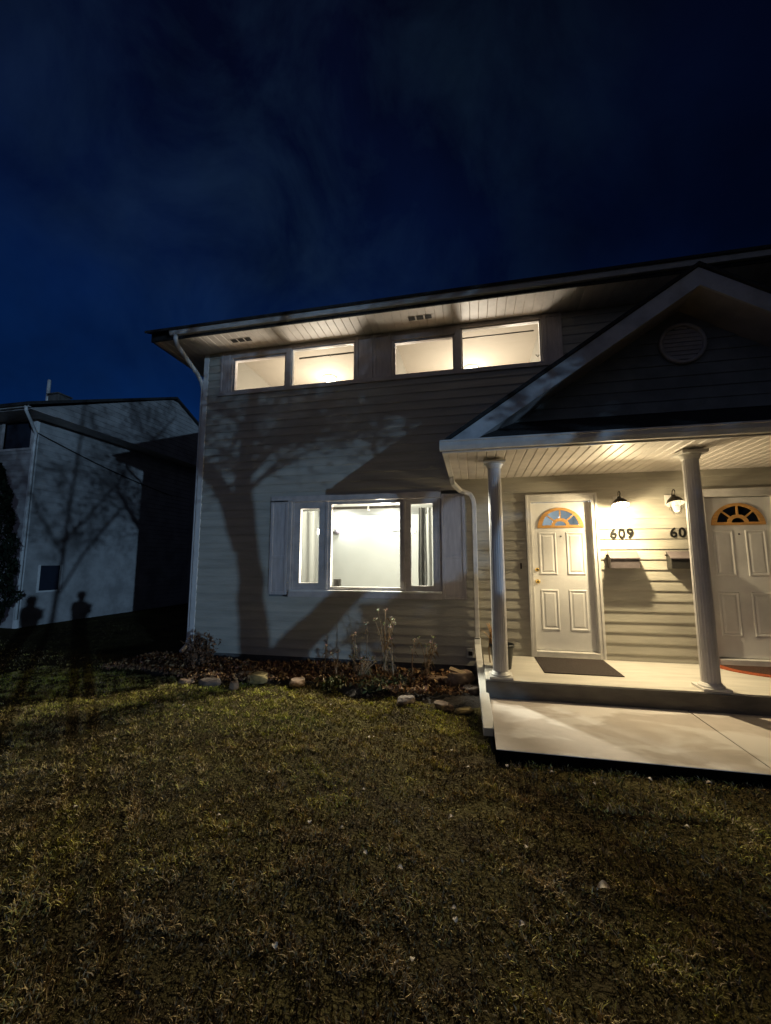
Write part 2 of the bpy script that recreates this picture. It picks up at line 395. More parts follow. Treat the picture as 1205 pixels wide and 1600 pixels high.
# --- openings (x0,x1,z0,z1)
up_band = (-4.26, 1.365, 2.86+Z0, 3.67+Z0)
lowwin = (-3.20, -0.10, -0.545+Z0, 1.06+Z0)
door1 = (0.757, 1.669, 0.315, 0.935+Z0)
door2 = (2.919, 3.831, 0.315, 0.935+Z0)
up_band2 = (3.34, 8.94, 2.86+Z0, 3.67+Z0); lowwin2 = (4.8, 7.9, -0.545+Z0, 1.06+Z0)
holes = [up_band, lowwin, door1, door2, up_band2, lowwin2]
regs = subtract((HX0+0.075, 0.10, 0.15, 5.27), holes) + subtract((0.10, HX1, 0.315, 5.27), holes)
siding_mesh(regs, lambda a, o, z: (a, D-o, z)).build('front_siding', M_siding, house)
siding_mesh([(D+0.075, 14.5, 0.15, 5.27)], lambda a, o, z: (HX0-o, a, z)).build('side_siding', M_siding, house)
MB().bx(HX0-0.016, HX0+0.075, D-0.018, D+0.075, 0.15, 5.268).build('corner_trim', M_white, house, bevel=0.004)
MB().bx(HX0+0.03, 0.10, D+0.02, D+0.3, -0.1, 0.149).bx(HX0+0.03, HX0+0.3, D+0.301, 14.4, -0.1, 0.149).build('foundation', M_found, house)
MB().bx(HX1-0.2, HX1, D+0.3, 14.5, 0, 5.26).bx(HX0+0.1, HX1-0.21, 14.3, 14.5, 0, 5.26).build('rear_wall', M_siding, house)
# light-tight core between rooms
# --- trim boards around the upper window band
def board(b, x0, x1, z0, z1, y=D-0.022, t=0.05): b.bx(x0, x1, y, y+t, z0+Z0, z1+Z0)
b = MB()
board(b, -4.28, 1.37, 2.862, 2.925, D-0.035, 0.07)           # sill band
for x0, x1 in ((-4.075, -4.03), (-3.02, -2.935), (-1.81, -1.795)): board(b, x0, x1, 2.926, 3.669)
for x0, x1 in ((-1.205, -1.175), (-0.195, -0.10), (1.075, 1.09)): board(b, x0, x1, 2.926, 3.669)
board(b, -4.029, -3.021, 3.535, 3.669); board(b, -2.934, -1.811, 3.60, 3.669)
board(b, -1.174, -0.196, 3.525, 3.669); board(b, -0.099, 1.074, 3.61, 3.669)
b.build('upper_window_trim', M_trim, house, bevel=0.003)
# backing behind shutters so no light leaks
def shutter(x0, x1, z0, z1, mid=True, y=D-0.030):
    b = MB(); st = min(0.045, (x1-x0)*0.18)
    b.bx(x0+st, x1-st, y+0.014, y+0.028, z0+Z0+st, z1+Z0-st)
    b.bx(x0, x0+st, y, y+0.045, z0+Z0, z1+Z0); b.bx(x1-st, x1, y, y+0.045, z0+Z0, z1+Z0)
    b.bx(x0+st+.0005, x1-st-.0005, y, y+0.045, z0+Z0, z0+Z0+st); b.bx(x0+st+.0005, x1-st-.0005, y, y+0.045, z1+Z0-st, z1+Z0)
    if mid: b.bx(x0+st+.0005, x1-st-.0005, y+0.003, y+0.04, (z0+z1)/2+Z0-0.16-st/2, (z0+z1)/2+Z0-0.16+st/2)
    b.bx(x0+0.002, x1-0.002, y+0.046, y+0.10, z0+Z0+0.002, z1+Z0-0.002)
    return b.build('shutter', M_shut, house, bevel=0.003)
shutter(-4.255, -4.077, 2.927, 3.665, False)
shutter(-1.793, -1.503, 2.927, 3.665, False); shutter(-1.497, -1.207, 2.927, 3.665, False)
shutter(1.092, 1.362, 2.927, 3.665, False)
shutter(-3.198, -2.895, -0.515, 0.985); shutter(-0.448, -0.103, -0.54, 1.0)
# --- window units
def window(name, x0, x1, z0, z1, fw, m, y=D+0.01, sash=None):
    """frame ring with pane"""
    f = flat('window', [[(x0,z0+Z0),(x1,z0+Z0),(x1,z1+Z0),(x0,z1+Z0)], [(x0+fw,z0+Z0+fw),(x1-fw,z0+Z0+fw),(x1-fw,z1+Z0-fw),(x0+fw,z1+Z0-fw)]], y, 0.07, m, house)
    MB().q((x0+fw-.004, y+0.045, z0+Z0+fw-.004), (x1-fw+.004, y+0.045, z0+Z0+fw-.004), (x1-fw+.004, y+0.045, z1+Z0-fw+.004), (x0+fw-.004, y+0.045, z1+Z0-fw+.004)).build('pane', M_glass, f)
    return f
window('w', -4.029, -3.021, 2.927, 3.534, 0.035, M_trim); window('w', -2.934, -1.811, 2.927, 3.599, 0.022, M_white)
window('w', -1.174, -0.196, 2.927, 3.524, 0.035, M_trim); window('w', -0.099, 1.074, 2.927, 3.609, 0.022, M_white)
# lower window: casing, mullions, three lights
b = MB()
board(b, -3.20, -0.452, 0.955, 1.055, D-0.030, 0.06)
board(b, -2.86, -0.452, -0.545, -0.462, D-0.035, 0.07)
board(b, -2.89, -2.835, -0.461, 0.954, D-0.026, 0.10)
board(b, -3.198, -2.891, 0.99, 0.954+.0, D-0.026, 0.10) if False else None
b.build('window_casing', M_trim, house, bevel=0.004)
MB().bx(-2.83, -0.455, D-0.065, D+0.05, -0.4605+Z0, -0.435+Z0).build('window_sill', M_white, house, bevel=0.004)
window('w', -2.80, -2.27, -0.434, 0.95, 0.105, M_trim, y=D+0.005)
window('w', -2.225, -1.03, -0.434, 0.95, 0.048, M_trim, y=D+0.015)
window('w', -0.99, -0.50, -0.434, 0.95, 0.078, M_trim, y=D+0.005)
for q_ in ((-2.834, -2.801, D), (-2.269, -2.226, D-0.006), (-1.029, -0.991, D-0.006), (-0.499, -0.453, D)):
    b = MB(); board(b, q_[0], q_[1], -0.434, 0.953, q_[2], 0.10); b.build('mullion', M_trim, house, bevel=0.003)
# the mirror-image unit's windows (right half, mostly outside the view): dark
for (x0, x1, z0, z1) in ((3.35, 8.93, 2.87, 3.665), (4.81, 7.89, -0.54, 1.055)):
    b = MB(); board(b, x0, x1, z0, z0+.07); board(b, x0, x1, z1-.07, z1); board(b, x0, x0+.1, z0+.071, z1-.071); board(b, x1-.1, x1, z0+.071, z1-.071)
    b.build('window_casing', M_trim, house)
    window('w', x0+.101, x1-.101, z0+.071, z1-.071, 0.04, M_trim)
    MB().bx(x0, x1, D+0.12, D+0.14, z0+Z0, z1+Z0).build('dark_blind', M_dark_in, house)

# --- rooms
def room(x0, x1, y0, y1, z0, z1, mw, mc, mf, openfront=()):
    """inward box; front side closed except rectangles in openfront"""
    b = MB(); t = 0.02
    b.bx(x0, x1, y1, y1+t, z0, z1); b.bx(x0-t, x0, y0, y1+t, z0, z1); b.bx(x1, x1+t, y0, y1+t, z0, z1)
    for r in subtract((x0, x1, z0, z1), list(openfront)): b.bx(r[0], r[1], y0, y0+t, r[2], r[3])
    o = b.build('room_wall', mw, house)
    MB().bx(x0-t, x1+t, y0, y1+t, z1+.001, z1+t).build('room_ceiling', mc, house)
    MB().bx(x0-t, x1+t, y0, y1+t, z0-t, z0-.001).build('room_floor', mf, house)
RY = D+0.105
room(-4.3, 0.40, RY, 9.5, 0.42, 2.72, M_wall_in, M_wall_in, M_floor_in, [(-2.83, -0.455, -0.432+Z0, 0.952+Z0)])
room(-4.27, -1.50, RY, 9.6, 2.96, 5.45, M_wall_up, M_ceil_in, M_floor_in, [(-4.05, -1.80, 2.90+Z0, 3.62+Z0)])
room(-1.24, 1.17, RY, 9.6, 2.96, 5.45, M_wall_up, M_ceil_in, M_floor_in, [(-1.18, 1.08, 2.90+Z0, 3.62+Z0)])
room(0.60, 1.95, 6.19, 8.6, 0.35, 2.72, M_wall_in, M_wall_in, M_floor_in, [(0.84, 1.59, 2.0, 2.5)])
room(2.9, 4.1, 6.19, 8.6, 0.35, 2.72, M_dark_in, M_dark_in, M_dark_in, [(3.0, 3.75, 2.0, 2.5)])

def point(name, loc, energy, col, rad):
    l = bpy.data.lights.new(name, 'POINT'); l.energy = energy; l.color = col; l.shadow_soft_size = rad
    o = bpy.data.objects.new(name, l); COL.objects.link(o); o.location = loc; return o
point('living_room_light', (-1.6, 7.15, 2.58), ROOM_LOW, (1.0, 0.92, 0.74), 0.10)
point('hall_light', (1.25, 7.6, 2.55), HALL, (0.80, 0.90, 1.0), 0.08)

# ceiling lights upstairs
for i, (x, y) in enumerate(((-2.86, 7.72), (0.05, 7.90))):
    t = empty('ceiling_light', (x, y, 5.45), ['glowing round ceiling light seen low in the leftmost pair of upper windows', 'glowing round ceiling light seen in the corner of the right pair of upper windows'][i], 'ceiling light', 'ceiling lights upstairs')
    MB().lathe((x, y, 5.45), [(0.001, 0), (0.15, 0), (0.15, -0.02), (0.13, -0.025)], 24).build('base', M_white, t, True)
    MB().lathe((x, y, 5.425), [(0.13, 0), (0.12, -0.03), (0.08, -0.055), (0.001, -0.065)], 24).build('shade', M_dome, t, True)
    point('ceiling_bulb', (x, y, 5.20), ROOM_UP*0.12, (1.0, 0.85, 0.66), 0.06)
    point('soffit_fill', (x, y-0.15, 4.25), ROOM_UP, (1.0, 0.86, 0.70), 0.40)  # added unseen fill low in the room, lights the soffit through the windows

# --- interior things behind the glass
def rod(x0, x1, y, z, r, label, knob=None):
    t = empty('curtain_rod', ((x0+x1)/2, y, z), label, 'curtain rod', 'curtain rods behind the windows')
    MB().tube([(x0, y, z), (x1, y, z)], r, 10).build('rod', M_rod, t, True)
    if knob:
        MB().lathe((knob, y-0.03, z-0.03), [(0.001, -.02), (.018, 0), (0.001, .02)], 12).build('hook', M_outlet, t, True)
    return t
rod(-2.86, -1.88, D+0.16, 3.50+Z0, 0.014, 'thin dark curtain rod inside the upper window with a bright hook', -2.28)
rod(-0.09, 1.0, D+0.16, 3.53+Z0, 0.010, 'thin dark curtain rod inside the rightmost upper window')
t = empty('roller_blind', (-1.6, D+0.14, 0.85+Z0), 'rolled-up blind rail across the top of the big lower window', 'blind')
MB().bx(-2.19, -1.06, D+0.12, D+0.16, 0.835+Z0, 0.875+Z0).build('rail', M_rod, t)
MB().bx(-1.615, -1.59, D+0.115, D+0.13, 0.80+Z0, 0.88+Z0).build('clip', M_outlet, t)
tag(MB().bx(-2.165, -2.06, D+0.12, D+0.20, -0.385+Z0, -0.27+Z0).bx(-2.15, -2.075, D+0.115, D+0.12, -0.37+Z0, -0.29+Z0).build('small_box', M_mail_dark, bevel=0.008), 'small dark box standing in the lower left corner of the big window', 'box')
# v-shaped hook
tag(MB().tube([(1.035, D+0.3, 3.205+Z0), (1.065, D+0.3, 3.17+Z0), (1.095, D+0.3, 3.205+Z0)], 0.008, 8).build('wall_bracket', M_rod), 'tiny dark v-shaped bracket at the right edge of the rightmost upper window', 'bracket')
def curtain(x0, x1, y, z0, z1, m, label, folds, amp=0.03):
    b = MB(); n = folds*8
    for i in range(n+1):
        x = x0+(x1-x0)*i/n; yy = y+amp*math.sin(2*math.pi*i/8)*(0.7+0.3*math.sin(i*1.3))
        for z in (z0, (z0+z1)/2, z1): b.v.append((x+0.01*math.sin(z*3+i), yy, z))
    for i in range(n):
        for k in (0, 1): a = i*3+k; b.f.append((a, a+3, a+4, a+1))
    tag(b.build('curtain', m, smooth=True), label, 'curtain', 'curtains in the lower window')
curtain(-0.82, -0.70, D+0.22, 0.5, 2.44, M_curtain, 'narrow grey curtain hanging in the right side light of the big window', 2)
curtain(-0.69, -0.50, D+0.24, 0.5, 2.44, M_sheer, 'white curtain at the right edge of the big window beside the grey one', 2, 0.02)
curtain(-3.0, -2.52, D+0.30, 0.5, 2.44, M_sheer, 'white curtain hanging in the left side light of the big window', 3, 0.02)
# two wall lamps on the back wall
def sconce(x, label, lit_left):
    t = empty('wall_sconce', (x, 9.48, 0.72+Z0), label, 'wall lamp', 'indoor wall lamps in the lit room')
    MB().bx(x-0.06, x+0.06, 9.46, 9.5, 0.66+Z0, 0.78+Z0).build('back_plate', M_rod, t, bevel=0.005)
    MB().tube([(x-0.24, 9.40, 0.72+Z0), (x+0.24, 9.40, 0.72+Z0)], 0.013, 8).tube([(x, 9.46, 0.72+Z0), (x, 9.40, 0.72+Z0)], 0.013, 8).build('arm', M_rod, t, True)
    for sgn in ((-1, 1) if lit_left else (1,)):
        lit = (sgn == -1) == lit_left
        MB().lathe((x+sgn*0.25, 9.40, 0.73+Z0), [(0.001, -.075), (.055, -.05), (.075, 0), (.055, .05), (0.001, .075)], 18).build('globe', M_globe_on if lit else M_globe_off, t, True)
sconce(-3.46, 'indoor wall lamp with a dark round globe seen at the left of the big window', True)
sconce(-1.62, 'indoor wall lamp with a glowing globe seen beside the right mullion of the big window', False)
point('sconce_bulb', (-3.0, 9.22, 0.92+Z0), 40.0, (1, .95, .85), 0.05)
point('sconce_bulb', (-1.85, 9.22, 0.92+Z0), 40.0, (1, .95, .85), 0.05)

# --- main eave: soffit with grooves, fascia, gutter, roof
def soffit(x0, x1, y0, y1, z, pitch, parent, gw=0.012, dep=0.009, raised=True):
    b = MB(); x = x0
    while x < x1-1e-6:
        xa = min(x+pitch-gw, x1)
        b.q((x, y0, z), (x, y1, z), (xa, y1, z), (xa, y0, z))
        if xa < x1:
            xb = min(x+pitch, x1); zz = z+dep
            xm = (xa+xb)/2
            b.q((xa, y0, z), (xa, y1, z), (xm, y1, zz), (xm, y0, zz)); b.q((xm, y0, zz), (xm, y1, zz), (xb, y1, z), (xb, y0, z))
        x += pitch
    return b.build('soffit', M_soffit, parent)
EY = 5.48; EZ = 3.67+Z0
soffit(-5.2, 9.88, EY, D-0.001, EZ, 0.128, house)
soffit(-5.2, HX0-0.017, D, 14.9, EZ-0.002, 0.128, house)
b = MB()
b.bx(-5.2, 9.88, EY-0.02, EY, EZ-0.01, EZ+0.13)
b.build('fascia', M_roof, house)
gp = [(EY-0.021, 0), (EY-0.075, 0), (EY-0.10, 0.045), (EY-0.105, 0.085), (EY-0.118, 0.088), (EY-0.118, 0.10), (EY-0.095, 0.10), (EY-0.09, 0.055), (EY-0.07, 0.012), (EY-0.021, 0.012)]
MB().prism([(y, z+EZ+0.035) for y, z in gp], -4.80, 9.88, 'x').build('gutter', M_white, house, bevel=0.002)
# roof slabs and boxed gable ends
YM = 10.18; RZ = EZ+0.13; AP = RZ+(YM-EY)*math.tan(R(24))
b = MB()
for x in (-5.24,):
    b.prism([(EY-0.13, RZ-0.035), (YM, AP), (14.95, RZ-0.01), (14.95, RZ+0.03), (YM, AP+0.05), (EY-0.13, RZ+0.005)], -5.24, 9.92, 'x')
b.build('roof', M_roof, house)
def gable_box(x0, x1):
    b = MB(); b.prism([(EY, EZ), (14.9, EZ), (14.9, RZ-0.02), (YM, AP-0.03), (EY, RZ-0.06)], x0, x1, 'x'); return b
gable_box(-5.2, -5.17).build('gable_wall', M_siding_n, house)
# soffit vents
def soffit_vent(x):
    o = MB().bx(x-0.03, x+0.38, 5.67, 5.78, EZ-0.004, EZ-0.001).build('soffit_vent', M_soffit, house)
    for k in range(3):
        xx = x+k*0.125; MB().bx(xx, xx+0.10, 5.68, 5.77, EZ-0.009, EZ-0.0045).build('vent_slot', M_vent, o)
soffit_vent(-3.86); soffit_vent(-0.87)
# left downspout: out of the gutter, back to the corner, down the side
b = MB(); b.tube([(-4.70, EY-0.05, EZ+0.05), (-4.70, EY-0.05, EZ-0.03), (-4.69, EY-0.01, EZ-0.12), (-4.66, EY+0.15, EZ-0.24), (-4.645, D-0.12, EZ-0.40), (-4.645, D+0.00, EZ-0.50), (-4.645, D+0.05, EZ-0.62), (-4.645, D+0.05, 0.35), (-4.645, D+0.02, 0.24), (-4.645, D-0.12, 0.16)], 0.036, 8)
b.build('downspout', M_white, house, smooth=True)
# --- porch roof
PX0, PX1, PY = -0.33, 5.03, 4.45; PZ = 1.20+Z0
soffit(PX0+0.085, PX1-0.085, PY+0.035, D-0.001, PZ+0.012, 0.107, house, gw=0.020, dep=0.010)
def frieze(b): pass
b = MB()
b.bx(PX0+0.02, PX1-0.02, PY, PY+0.034, PZ, PZ+0.12)
b.bx(PX0+0.02, PX0+0.084, PY+0.0345, D-0.016, PZ, PZ+0.12); b.bx(PX1-0.084, PX1-0.02, PY+0.0345, D-0.016, PZ, PZ+0.12)
b.build('porch_fascia', M_white, house, bevel=0.003)
pg = [(PY-0.001, 0), (PY-0.055, 0), (PY-0.08, 0.045), (PY-0.085, 0.085), (PY-0.098, 0.088), (PY-0.098, 0.105), (PY-0.075, 0.105), (PY-0.07, 0.055), (PY-0.05, 0.012), (PY-0.001, 0.012)]
MB().prism([(y, z+PZ+0.018) for y, z in pg], PX0, PX1, 'x').build('porch_gutter', M_white, house, bevel=0.002)
MB().q((PX0, PY-0.097, PZ+0.018), (PX0, PY, PZ+0.018), (PX0, PY, PZ+0.12), (PX0, PY-0.097, PZ+0.12)).build('gutter_end_cap', M_white, house)
CXP = 2.35; RK0 = 1.345+Z0; APZ = 3.02+Z0; SL = (APZ-RK0)/(CXP+0.22); GY = 4.92
# pent strip of shingles between gutter and gable wall
b = MB(); b.q((PX0, PY-0.02, PZ+0.125), (PX1, PY-0.02, PZ+0.125), (PX1-0.35, GY+0.02, PZ+0.46), (PX0+0.35, GY+0.02, PZ+0.46)); b.build('pent_roof', M_roof, house)
# gable wall with siding
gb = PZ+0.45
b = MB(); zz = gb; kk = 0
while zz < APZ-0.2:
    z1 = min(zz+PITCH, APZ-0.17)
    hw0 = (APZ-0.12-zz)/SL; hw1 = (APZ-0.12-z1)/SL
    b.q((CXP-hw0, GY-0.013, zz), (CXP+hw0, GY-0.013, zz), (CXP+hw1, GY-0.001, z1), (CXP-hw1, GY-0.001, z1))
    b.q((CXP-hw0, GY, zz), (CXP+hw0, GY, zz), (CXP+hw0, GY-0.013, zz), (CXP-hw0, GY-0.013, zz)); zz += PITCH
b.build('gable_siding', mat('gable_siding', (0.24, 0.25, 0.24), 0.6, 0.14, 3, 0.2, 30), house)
# rake boards, rake soffit, roof planes
def rake(s):
    n = Vector((-SL*1.0, 1.0)).normalized()
    x0 = -0.22; xa = CXP
    P = lambda x, z: (CXP+s*(x-CXP), z)
    t = 0.165; c = math.cos(math.atan(SL)); dz = t/c
    poly = [P(x0, RK0), P(xa, APZ), P(xa, APZ-dz), P(x0+dz/SL*1.0, RK0)]
    MB().prism(poly, PY-0.005, PY+0.022, 'y').build('rake_board', M_rake, house)
    MB().prism([P(x0-0.04, RK0-0.015), P(xa, APZ+0.012), P(xa, APZ+0.05), P(x0-0.06, RK0+0.012)], PY-0.03, D-0.002, 'y').build('porch_roof', M_roof, house)
    MB().prism([P(x0+dz/SL*0.9, RK0+.004), P(xa, APZ-dz+0.01), P(xa, APZ-dz+0.03), P(x0+dz/SL*0.9-0.03, RK0+.004)], PY+0.0225, GY+0.03, 'y').build('rake_soffit', M_trim, house)
M_rake = mat('rake_paint', (0.60, 0.60, 0.60), 0.5, 0.16, 3.5, 0.2, 30)
rake(1); rake(-1)
# round gable vent
t = MB().lathe((0, 0, 0), [(0.20, 0), (0.235, 0), (0.24, -0.02), (0.235, -0.035), (0.21, -0.04), (0.20, -0.03), (0.20, 0)], 40)
vo = t; vv = [(CXP+x, GY-0.02+z, 2.425+Z0+y) for x, y, z in t.v]; t.v = vv
gv = t.build('gable_vent', M_trim, house, True)
b = MB()
for k in range(8):
    z = -0.18+k*0.05; h = math.sqrt(max(0.0004, 0.204**2-(z+0.024)**2))
    b.prism([(GY-0.034, 2.425+Z0+z), (GY-0.026, 2.425+Z0+z+0.047), (GY-0.022, 2.425+Z0+z+0.047), (GY-0.030, 2.425+Z0+z)], CXP-h, CXP+h, 'x')
b.build('louvres', M_trim, gv)
# right-hand side of porch: downspout of the porch
b = MB(); b.rect_tube([(-0.275, D-0.30, PZ+0.02), (-0.27, D-0.30, PZ-0.03), (-0.255, D-0.27, PZ-0.09), (-0.16, D-0.09, PZ-0.17), (-0.02, D-0.07, PZ-0.22), (0.02, D-0.06, PZ-0.30), (0.03, D-0.06, PZ-0.36), (0.03, D-0.06, 0.54)], 0.062, 0.055)
ds = b.build('porch_downspout', M_white, house, bevel=0.006)
MB().bx(-0.006, 0.066, D-0.094, D-0.020, 0.515, 0.545).build('strap', M_black, ds)
b = MB(); b.rect_tube([(0.03, D-0.06, 0.5395), (0.032, D-0.10, 0.44), (0.045, 5.68, 0.30), (0.07, 5.10, 0.185), (0.085, 4.55, 0.12), (0.100, 3.98, 0.075)], 0.085, 0.06)
b.rect_tube([(0.0795, 4.75, 0.152), (0.1005, 3.97, 0.079)], 0.100, 0.074)
b.build('downspout_extension', mat('bright_white_aluminium', (0.82, 0.81, 0.76), 0.4, 0.05, 8), ds, bevel=0.007)
b = MB(); b.tube([(0.105, 5.85, 0.20), (0.115, 4.9, 0.06), (0.125, 4.3, 0.03), (0.132, 3.75, 0.015)], 0.022, 8)
tag(b.build('black_hose', M_black, smooth=True), 'thin black pipe lying beside the slab along the downspout extension', 'pipe')

# --- deck and columns
dk = MB().bx(0.10, 4.62, 4.80, D-0.016, 0.06, 0.315).build('porch_deck', M_deck, house, bevel=0.008)
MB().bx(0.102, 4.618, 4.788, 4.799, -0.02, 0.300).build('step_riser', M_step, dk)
def column(x):
    y = 4.93; n = 20; prof = []
    b = MB(); zs = [0.375, 0.5, 1.2, 2.0, PZ-0.09]; rs = [0.085, 0.084, 0.082, 0.079, 0.076]; seg = n*4; n0 = 0
    for z, r in zip(zs, rs):
        for k in range(seg):
            a = 2*math.pi*k/seg; rr = r-0.0055*max(0, math.cos(a*n))*(1 if 0.4 < z < PZ-0.1 or True else 0)
            b.v.append((x+rr*math.cos(a), y+rr*math.sin(a), z))
    for i in range(len(zs)-1):
        for k in range(seg):
            a = i*seg+k; c = i*seg+(k+1) % seg; b.f.append((a, c, c+seg, a+seg))
    o = b.build('porch_column', M_col, house, smooth=True)
    MB().bx(x-0.125, x+0.125, y-0.125, y+0.125, 0.316, 0.340).build('base_plate', M_white, o, bevel=0.003)
    MB().lathe((x, y, 0.340), [(0.115, 0), (0.117, 0.012), (0.108, 0.02), (0.098, 0.026), (0.095, 0.04), (0.001, 0.045)], 32).build('base_ring', M_white, o, True)
    MB().lathe((x, y, PZ-0.09), [(0.079, -0.01), (0.088, 0.0), (0.088, 0.015), (0.098, 0.03), (0.105, 0.045), (0.001, 0.05)], 32).build('capital', M_white, o, True)
    MB().bx(x-0.125, x+0.125, y-0.125, y+0.125, PZ-0.043, PZ-0.010).build('cap_plate', M_white, o, bevel=0.003)
M_col = mat('column_aluminium', (0.62, 0.60, 0.59), 0.42, 0.06, 4)
for x in (0.272, 2.342, 4.41): column(x)

# --- doors
def ellipse_half(cx, cz, a, bb, n=28): return [(cx+a*math.cos(math.pi*i/n), cz+bb*math.sin(math.pi*i/n)) for i in range(n+1)]
def door(cx, mir, lit):
    """leaf centre cx; mir=1: handle on the left"""
    y = D+0.055; x0, x1 = cx-0.388, cx+0.388; z0, z1 = 0.40, 2.435
    fcz = 2.075
    hole = ellipse_half(cx, fcz+0.02, 0.262, 0.245)
    leaf = flat('door', [[(x0,z0),(x1,z0),(x1,z1),(x0,z1)], hole], y, 0.045, M_door, house)
    b = MB()
    for (pa, pb, pc, pd) in ((-0.30, -0.065, 1.42, 2.01), (0.065, 0.30, 1.42, 2.01), (-0.30, -0.065, 0.665, 1.215), (0.065, 0.30, 0.665, 1.215)):
        if mir < 0: pa, pb = -pb, -pa
        offs = [(0, 0.0), (0.008, 0.008), (0.020, 0.008), (0.030, 0.0015), (0.040, 0.0015), (0.058, 0.007)]
        loops = []
        for o, h in offs:
            X0, X1, ZA, ZB = cx+pa+o, cx+pb-o, pc+o, pd-o; yy = y-h-0.0005
            loops.append([(X0,yy,ZA),(X1,yy,ZA),(X1,yy,ZB),(X0,yy,ZB)])
        n = len(b.v)
        for lp in loops: b.v += lp
        for i in range(len(loops)-1):
            for k in range(4): b.f.append((n+i*4+k, n+i*4+(k+1) % 4, n+(i+1)*4+(k+1) % 4, n+(i+1)*4+k))
        e0 = n+(len(loops)-1)*4; b.f.append((e0, e0+1, e0+2, e0+3))
    b.build('raised_panels', M_door, leaf)
    # oak fan frame with five lights
    outer = ellipse_half(cx, fcz, 0.305, 0.285); r = []
    hub = 0.095; a_in, b_in = 0.252, 0.232; angs = [0, 43, 90, 137, 180]
    holes_ = [ellipse_half(cx, fcz+0.03, hub-0.02, 0.062, 14)]
    for i in range(4):
        A0, A1 = angs[i], angs[i+1]; pts = []
        for k in range(9):
            a = R(A0+(A1-A0)*k/8); pts.append((a_in*math.cos(a), b_in*math.sin(a)))
        pts2 = []
        for k in range(9):
            a = R(A1+(A0-A1)*k/8); pts2.append(((hub+0.012)*math.cos(a), (hub+0.0)*math.sin(a)))
        pl = pts+pts2; c_ = (sum(p[0] for p in pl)/18, sum(p[1] for p in pl)/18)
        # inset towards the sides for spoke width
        res = []
        for p in pl:
            vx, vy = c_[0]-p[0], c_[1]-p[1]; d = math.hypot(vx, vy); res.append((cx+p[0]+vx/d*0.014, fcz+0.028+p[1]+vy/d*0.014))
        holes_.append(res)
    fan = flat('fan_frame', [outer]+holes_, y-0.016, 0.0155, M_oak, leaf)
    g = MB(); hp = ellipse_half(cx, fcz+0.02, 0.262, 0.245); g.q(*[(px, y+0.012, pz) for px, pz in hp]); g.build('fan_glass', M_glass, leaf)
    kx = cx-mir*0.335
    for z, nm, r_ in ((1.325, 'door_knob', 0.030), (1.49, 'deadbolt', 0.026)):
        k = MB(); prof = [(0.001, 0), (r_, 0), (r_, 0.008), (0.013, 0.012), (0.012, 0.03), (0.026, 0.04), (0.029, 0.055), (0.02, 0.067), (0.001, 0.07)] if nm == 'door_knob' else [(0.001, 0), (r_, 0), (r_, 0.012), (0.012, 0.016), (0.001, 0.018)]
        k.lathe((0, 0, 0), prof, 20); k.v = [(kx+x, y-0.0005-z_, z+y_) for x, y_, z_ in k.v]; k.build(nm, M_brass, leaf, True)
    k = MB(); k.lathe((0, 0, 0), [(0.001, 0), (0.011, 0), (0.010, 0.006), (0.001, 0.007)], 12); k.v = [(cx+0.0, y-0.0005-z_, 1.955+y_) for x, y_, z_ in k.v] and [(cx+x, y-0.0005-z_, 1.955+y_) for x, y_, z_ in k.v]; k.build('peephole', M_blackmetal, leaf, True)
    # casing, jamb, threshold
    fx0, fx1 = cx-0.458, cx+0.458
    b = MB(); b.bx(fx0, fx0+0.062, D-0.032, D+0.10, 0.318, 2.533); b.bx(fx1-0.062, fx1, D-0.032, D+0.10, 0.318, 2.533); b.bx(fx0+0.0625, fx1-0.0625, D-0.032, D+0.10, 2.445, 2.533)
    b.bx(fx0-0.012, fx0+0.02, D-0.045, D-0.0325, 0.318, 2.545); b.bx(fx1-0.02, fx1+0.012, D-0.045, D-0.0325, 0.318, 2.545); b.bx(fx0+0.0205, fx1-0.0205, D-0.045, D-0.0325, 2.512, 2.545)
    b.bx(fx0+0.0625, fx0+0.0695, D+0.03, D+0.10, 0.40, 2.444); b.bx(fx1-0.0695, fx1-0.0625, D+0.03, D+0.10, 0.40, 2.444)
    b.build('door_frame', M_white, leaf, bevel=0.004)
    MB().bx(fx0+0.063, fx1-0.063, D-0.03, D+0.10, 0.318, 0.392).build('threshold', M_white, leaf, bevel=0.006)
    return leaf
d1 = door(1.213, 1, True); tag(d1, 'white door with bright fan window and brass knob')
d2 = door(3.375, -1, False); tag(d2, 'white door with dark fan window')
# hook on wall left of the door
MB().bx(0.645, 0.665, D-0.03, D-0.012, 1.50, 1.58).tube([(0.655, D-0.03, 1.555), (0.655, D-0.055, 1.545), (0.655, D-0.06, 1.565)], 0.006, 8).build('wall_hook', M_blackmetal, house)
# outlet box low on the wall by the downspout
ob = MB().bx(-0.125, -0.020, D-0.07, D-0.014, 0.265, 0.395).build('outlet_box', M_outlet, house, bevel=0.008)
MB().bx(-0.100, -0.045, D-0.082, D-0.0705, 0.30, 0.36).build('cover', M_black, ob, bevel=0.006)

